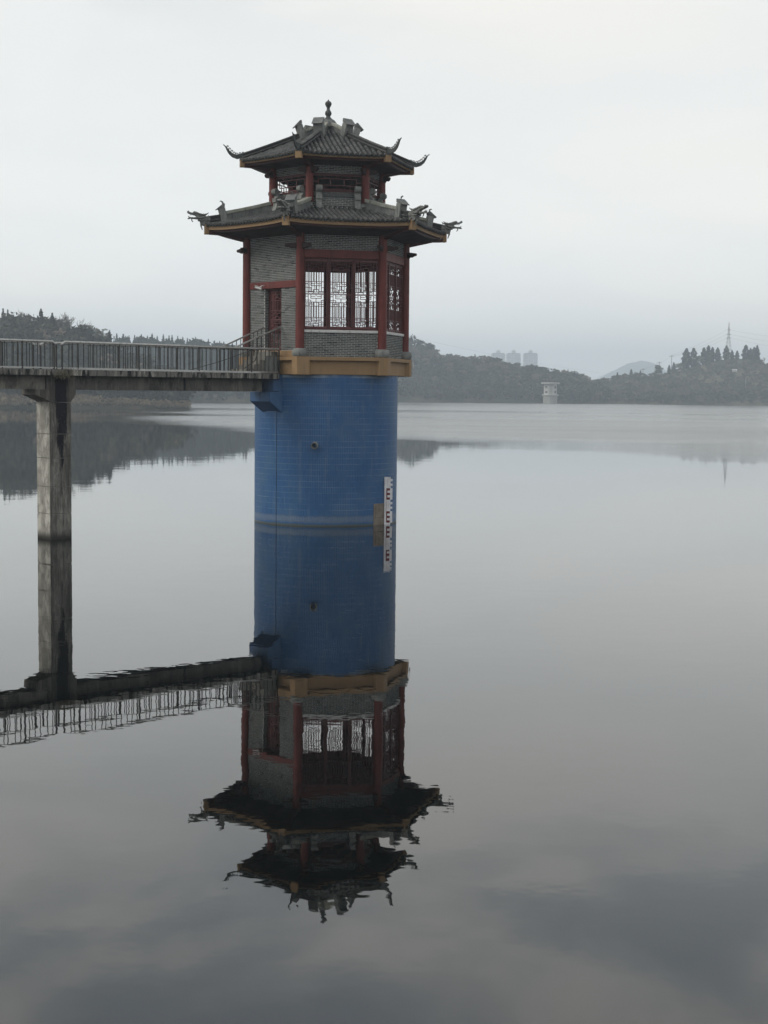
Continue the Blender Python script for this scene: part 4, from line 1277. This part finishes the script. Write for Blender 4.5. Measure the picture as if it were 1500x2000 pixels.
L_ = left_near
add_tree('cone', 'conifer_tree', 'leftmost pointed dark conifer on the near left skyline at the photo edge', 6, 601, 455, L_, seed=1)
add_tree('cone', 'conifer_tree', 'second pointed conifer on the near left skyline, close beside the leftmost one', 15, 603, 458, L_, seed=2)
add_tree('cone', 'conifer_tree', 'short pointed conifer on the near left skyline, before the first bare tree', 26, 613, 458, L_, seed=3)
add_tree('bare', 'bare_tree', 'leafless tree on the near left skyline, leftmost of the bare ones', 54, 600, 452, L_, seed=4, width=1.1)
add_tree('cone', 'conifer_tree', 'tallest broad dark conifer on the near left skyline between two bare trees', 80, 601, 448, L_, seed=5, width=1.9)
add_tree('cone', 'conifer_tree', 'dark conifer with a short spire, right of the tallest one on the left skyline', 102, 609, 448, L_, seed=6, width=1.7)
add_tree('bare', 'bare_tree', 'leafless tree right of the short spired conifer on the left hill', 120, 612, 452, L_, seed=7)
add_tree('bare', 'bare_tree', 'tall wide leafless tree, largest of the bare ones on the left hill', 140, 605, 452, L_, seed=8, width=1.5)
add_tree('bare', 'bare_tree', 'small leafless tree where the left hill starts to fall, rightmost bare one', 164, 620, 452, L_, seed=9)
add_tree('broad', 'round_tree', 'dark round tree below the rightmost bare tree on the left slope', 152, 630, 446, L_, seed=10)
add_tree('broad', 'round_tree', 'dark rounded tree crowning the left end of the near left hill', 45, 622, 446, L_, seed=11)
add_tree('broad', 'pale_tree', 'pale grey green round tree on the far left ridge behind the dark hill', 178, 632, 690, left_far, seed=12, mat=M['leaf_pale'], h=12)
add_tree('cone', 'conifer_tree', 'large dark conifer standing alone just above the railing on the left', 213, 646, 440, L_, seed=13, width=2.2)
add_tree('broad', 'round_tree', 'low dark tree beside the lone conifer above the railing', 196, 657, 440, L_, seed=14, width=1.0)
ORD = ['first', 'second', 'third', 'fourth', 'fifth', 'sixth', 'seventh', 'eighth', 'ninth', 'tenth', 'eleventh', 'twelfth', 'thirteenth', 'fourteenth', 'fifteenth', 'sixteenth', 'seventeenth', 'eighteenth', 'nineteenth', 'twentieth', 'twenty-first', 'twenty-second', 'twenty-third', 'twenty-fourth', 'twenty-fifth', 'twenty-sixth']
for i, (x, y) in enumerate([(193, 641), (201, 646), (214, 643), (228, 650), (240, 651), (252, 654), (263, 653), (276, 652), (288, 655), (297, 650), (307, 655), (319, 652), (330, 654), (336, 653), (347, 655), (357, 657), (366, 659), (382, 657), (394, 661), (407, 661), (419, 664), (429, 665), (437, 666), (442, 671), (476, 671), (481, 668)]):
    add_tree('cone', 'ridge_conifer', 'small dark conifer, %s from the left in the saw-toothed far ridge line' % ORD[i], x, y, 745+5*(i % 3), left_far, seed=40+i, h=8.0, width=1.3, group='small conifers along the far left ridge')
Mi = mid
mt = [('broad', 'dense dark tree nearest the pavilion wall on the middle hill', 801, 654, 1.0),
      ('broad', 'dark tree second from the pavilion wall on the middle hill', 820, 660, 0.8),
      ('broad', 'narrow leaning tree with gaps, left of the hillside house roof', 838, 668, 0.7),
      ('broad', 'small upright tree right of the hillside house roof', 877, 689, 0.7),
      ('bare', 'leafless tree on the middle hill skyline left of the apartment blocks', 932, 692, 1.2),
      ('bare', 'leafless tree just right of the hillside house and its upright tree', 912, 697, 1.2),
      ('broad', 'dome shaped dark tree in front of the leftmost apartment block', 962, 696, 1.2),
      ('broad', 'rounded tree between the leftmost and middle apartment blocks', 984, 706, 1.0),
      ('cone', 'pointed dark conifer in front of the middle apartment block', 1007, 708, 1.8),
      ('cone', 'lower pointed conifer just right of the one by the middle block', 1021, 714, 1.5),
      ('broad', 'bushy tree in front of the rightmost apartment block', 1044, 710, 1.0),
      ('cone', 'small conifer right of the rightmost apartment block', 1058, 718, 1.4),
      ('cone', 'thin pointed conifer above the white intake tower', 1072, 717, 1.1),
      ('cone', 'dark conifer on the skyline just right above the white intake tower', 1086, 722, 1.5),
      ('cone', 'tiny pointed conifer between the white intake tower and the round tree', 1095, 726, 1.1),
      ('broad', 'low round pale tree at the right end of the middle hill skyline', 1116, 724, 1.2),
      ('broad', 'dark rounded tree at the foot of the middle hill\'s right end', 1140, 731, 1.2)]
for i, (kd, lb, x, y, w_) in enumerate(mt):
    add_tree(kd, {'cone': 'conifer_tree', 'bare': 'bare_tree', 'broad': 'round_tree'}[kd], lb, x, y, 925, Mi, seed=80+i, width=w_)
rt = [('cypress', 'lone small dark tree low on the left foot of the right hill', 1206, 727, 0.8, None),
      ('cypress', 'dark upright tree at the left end of the right hill crest', 1233, 721, 1.0, None),
      ('bare', 'bare little tree next to the upright tree on the left end of the right hill', 1241, 724, 1.3, None),
      ('cypress', 'tiny dark bush tree left of the round tree on the right hill', 1251, 723, 0.9, None),
      ('broad', 'round dark tree over the low ridge left of the utility pole', 1287, 711, 1.2, None),
      ('cypress', 'small dark round tree directly left of the utility pole', 1307, 713, 1.0, None),
      ('cypress', 'small pointed tree directly right of the utility pole', 1316, 708, 0.9, None),
      ('broad', 'pale small tree between the utility pole and the first tall cypress', 1326, 708, 1.0, 'pale'),
      ('cypress', 'leftmost wide dark cypress of the row on the right hilltop', 1341, 681, 1.25, None),
      ('cypress', 'second wide cypress of the hilltop row, touching the leftmost', 1355, 680, 1.15, None),
      ('broad', 'small pale tree in the gap after the first two hilltop cypresses', 1366, 693, 0.9, 'pale'),
      ('cypress', 'third hilltop cypress, first after the pale gap tree', 1375, 679, 1.0, None),
      ('cypress', 'tall hilltop cypress with the sharpest top in the middle of three', 1384, 675, 0.9, None),
      ('cypress', 'slim hilltop cypress last of the middle three', 1392, 678, 0.8, None),
      ('cypress', 'rounded hilltop cypress standing alone left of the pylon', 1402, 679, 1.1, None),
      ('cypress', 'large dark cypress directly left of the pylon legs', 1419, 675, 1.2, None),
      ('cypress', 'low tree just right of the pylon legs', 1430, 684, 1.0, None),
      ('cypress', 'low rounded tree second to the right of the pylon', 1440, 685, 1.2, None),
      ('cypress', 'tall egg shaped cypress, first of the right hand group of four', 1457, 674, 1.3, None),
      ('cypress', 'short cypress, second of the right hand group of four', 1466, 680, 0.9, None),
      ('cypress', 'cypress third of the right hand group of four', 1473, 678, 0.9, None),
      ('cypress', 'slim tall cypress, rightmost of the hilltop', 1479, 675, 0.85, None),
      ('bare', 'row end bare tree at the right photo edge on the hill', 1492, 696, 1.6, None)]
for i, (kd, lb, x, y, w_, pl) in enumerate(rt):
    add_tree(kd, {'cypress': 'cypress_tree', 'bare': 'bare_tree', 'broad': 'round_tree'}[kd], lb, x, y, 985, right, seed=120+i, width=w_, mat=M['leaf_pale'] if pl else None)

# ------------------------------------------------------------------ far buildings and pylons
t2 = thing('white_intake_tower', 'small white round intake tower with flat roof standing in the lake by the far shore', 'tower', (91.7, 856, 0))
MB().lathe([(3.9, -3), (3.9, 4.0)], 40).build('shaft', M['pale_conc2'], t2, smooth=True)
MB().lathe([(4.3, 4.0), (4.6, 4.15), (4.6, 4.75), (4.3, 4.75)], 40).build('gallery_slab', M['pale_conc'], t2)
MB().lathe([(3.75, 4.75), (3.75, 10.6)], 8, Matrix.Rotation(pi/8, 4, 'Z')).build('wall', M['pale_conc'], t2)
MB().lathe([(5.3, 10.6), (5.4, 10.7), (5.4, 11.25), (5.2, 11.35)], 8, Matrix.Rotation(pi/8, 4, 'Z')).build('roof', M['pale_conc'], t2)
MB().box(-0.9, 0.9, -3.62, -3.42, 4.8, 10.55).build('pilaster', M['pale_conc2'], t2)
for sgn in (-1, 1):
    for z in (6.0, 8.7):
        W_ = Matrix.Rotation(sgn*radians(45), 4, 'Z')
        f = MB().box(-0.85, 0.85, -3.52, -3.40, z-0.65, z+0.75, W_).build('window', M['pale_conc2'], t2)
        MB().box(-0.72, 0.72, -3.56, -3.50, z-0.52, z+0.62, W_).build('pane', M['glass_dark'], f)
for i, (x, w_, lb) in enumerate(((973, 30, 'leftmost hazy apartment block with a small roof pavilion, half behind the hill trees'), (1003, 31, 'middle one of the three hazy apartment blocks'), (1036, 31, 'rightmost of the three hazy apartment blocks, nearest the pylon hill'))):
    d = 2950
    X, Zt = inv_pt(x, 692, d)
    W = w_*0.86*d/3000.
    b = thing('apartment_block', lb, 'building', (X, d, 0), 'hazy apartment blocks behind the middle hill')
    MB().box(-W/2, W/2, -9, 9, -2, Zt).box(-W*0.18, W*0.18, -10.2, -9.002, -2, Zt-1.0).build('wall', M['block'], b)
    MB().prism([(-W/2-0.8, Zt+0.01), (W/2+0.8, Zt+0.01), (W/2-3, Zt+2.2), (-W/2+3, Zt+2.2)], -9.5, 9.5).build('roof', M['roofbrown'], b)
    MB().box(-3.6, 3.6, -4, 4, Zt+2.2, Zt+5.5).prism([(-5, Zt+5.51), (5, Zt+5.51), (0, Zt+8.5)], -5, 5).build('roof_pavilion', M['block'], b)
    wm = MB().box(-1.2, 1.2, -9.1, -8.95, 0, 1.6).mesh('window', M['glass_dark'])
    zf = Zt-3.2
    while zf > 44:
        for cx in (-0.40, -0.27, -0.09, 0.09, 0.27, 0.40):
            o = bpy.data.objects.new('window', wm); COL.objects.link(o); o.parent = b
            o.location = (cx*W, -1.15 if abs(cx) < 0.15 else 0, zf)
        zf -= 3.1
# hillside house
X, Z = inv_pt(848, 700, 915)
hs = thing('farm_house', 'low house with a pale gable roof on the middle hill left of the apartment blocks', 'house', (X, 915, Z-2.0))
MB().box(-5.5, 5.5, -3, 3, -2, 2.2).build('wall', M['pale_conc2'], hs)
MB().prism([(-3.6, 2.201), (3.6, 2.201), (0, 4.2)], -6.2, 6.2, Matrix.Rotation(pi/2, 4, 'Z')).build('roof', M['roofbrown'], hs)
MB().box(-0.5, 0.5, -3.06, -2.99, 0, 1.9).build('door', M['glass_dark'], hs)
X, Z = inv_pt(1435, 724, 925)
hs = thing('shed', 'tiny white shed on the terrace of the right hill below the pylon', 'shed', (X, 925, Z))
MB().box(-1.3, 1.3, -0.7, 0.7, -0.8, 0.3).build('wall', M['pale_conc'], hs)
MB().prism([(-0.9, 0.301), (0.9, 0.301), (0, 0.8)], -1.5, 1.5, Matrix.Rotation(pi/2, 4, 'Z')).build('roof', M['white'], hs)
for (x, yt, yb, lb) in ((1457, 737, 755, 'short pale post halfway up the right hillside under the shed'), (1470, 774, 790, 'short pale post near the water at the right edge')):
    d = 905 if yb < 770 else 882
    X, Zt = inv_pt(x, yt, d); _, Zb = inv_pt(x, yb, d)
    po = MB().box(-0.17, 0.17, -0.17, 0.17, Zb-2, Zt).lathe([(0.28, Zt), (0.28, Zt+0.2)], 8).build('marker_post', M['pale_conc2'])
    po.location = (X, d, 0); tag(po, lb, 'post')
# lattice pylon
d = 1000
X, Zt = inv_pt(1424, 629, d); _, Zb = inv_pt(1426, 700, d)
Hp = Zt-Zb
py = thing('power_pylon', 'steel lattice pylon rising behind the cypresses on the right hill', 'pylon', (X, d, Zb))
def leg_pos(sx, sy, z):
    t = z/Hp
    w_ = 1.9*(1-t/0.62)+0.45 if t < 0.62 else 0.45*(1-(t-0.62)/0.38)+0.05
    return Vector((sx*w_, sy*w_, z))
for sx in (-1, 1):
    for sy in (-1, 1):
        MB().tube([leg_pos(sx, sy, z) for z in (0, Hp*0.62, Hp)], 0.08, 4).build('leg', M['pylon'], py)
br = MB()
lv = [Hp*f for f in (0, 0.12, 0.24, 0.35, 0.45, 0.54, 0.62, 0.7, 0.78, 0.86)]
for a, b in zip(lv[:-1], lv[1:]):
    for sy in (-1, 1):
        br.tube([leg_pos(-1, sy, a), leg_pos(1, sy, b)], 0.04, 4); br.tube([leg_pos(1, sy, a), leg_pos(-1, sy, b)], 0.04, 4)
        br.tube([leg_pos(-1, sy, b), leg_pos(1, sy, b)], 0.04, 4)
br.build('bracing', M['pylon'], py)
arms = []
for f, w_ in ((0.78, 1.4), (0.66, 1.6), (0.56, 1.5)):
    z = Hp*f
    MB().tube([(-w_, 0, z), (0, 0, z+0.5), (w_, 0, z)], [0.06, 0.16, 0.06], 4).tube([(-w_, 0, z), (w_, 0, z)], 0.08, 4).build('cross_arm', M['pylon'], py)
    arms.append((z, w_))
# utility poles
poles = []
for (x, yt, yb, d_, lb) in ((1312, 693, 717, 985, 'tall pole with a crossarm on the crest between two small trees'), (1288, 706, 722, 1010, 'short pole behind the round tree left of the tall pole'), (1256, 719, 730, 1010, 'tiny farthest pole at the left end of the right hill')):
    X, Z1 = inv_pt(x, yt, d_); _, Z0 = inv_pt(x, yb, d_)
    p_ = thing('utility_pole', lb, 'pole', (X, d_, Z0-3))
    MB().tube([(0, 0, 0), (0, 0, Z1-Z0+3)], 0.17, 6).build('pole', M['pylon'], p_)
    MB().box(-1.6, 1.6, -0.1, 0.1, Z1-Z0+2.0, Z1-Z0+2.25).build('cross_arm', M['pylon'], p_)
    poles.append((X, d_, Z1-0.6))
def wire(a, b, sag, lb):
    pts = []
    for i in range(15):
        t = i/14
        p_ = Vector(a).lerp(Vector(b), t); p_.z -= sag*4*t*(1-t)
        pts.append(p_)
    o = MB().tube(pts, 0.03, 4).build('power_wire', M['wire'])
    tag(o, lb, 'wire')
px_, pz_ = py.location.x, py.location.z
for i, (z, w_) in enumerate(arms):
    nm = ('top', 'middle', 'lowest')[i]
    wire((px_-w_, 1000, pz_+z), (poles[0][0], 985, poles[0][2]+(1-i)*0.4), 1.0+i*0.4, nm+' wire sloping from the pylon down to the tall pole')
    b_ = inv_pt(1620, 665+i*12, 1010)
    wire((px_+w_, 1000, pz_+z), (b_[0], 1010, b_[1]), 1.5, nm+' wire leaving the pylon to the right photo edge')
wire(poles[0], poles[1], 0.6, 'wire between the tall pole and the short pole')
wire(poles[1], poles[2], 0.6, 'wire between the short pole and the tiny farthest pole')
a_ = inv_pt(700, 632, 1050); b_ = inv_pt(1170, 728, 1150)
wire((a_[0], 1050, a_[1]), (b_[0], 1150, b_[1]), 2.5, 'very faint long wire crossing the sky above the middle hill')

# ------------------------------------------------------------------ haze
hz = MB().box(-2000, 2000, -300, 4500, -6, 130).build('haze', M['wire'])
hz['kind'] = 'stuff'
hm = bpy.data.materials.new('pale_haze'); hm.use_nodes = True
ht = hm.node_tree; ht.nodes.clear()
ho = ht.nodes.new('ShaderNodeOutputMaterial'); hv = ht.nodes.new('ShaderNodeVolumePrincipled')
hv.inputs['Color'].default_value = (0.79, 0.895, 1.0, 1)
hv.inputs['Density'].default_value = 0.00048
hv.inputs['Anisotropy'].default_value = 0.2
ht.links.new(hv.outputs[0], ho.inputs['Volume'])
hz.data.materials.clear(); hz.data.materials.append(hm)
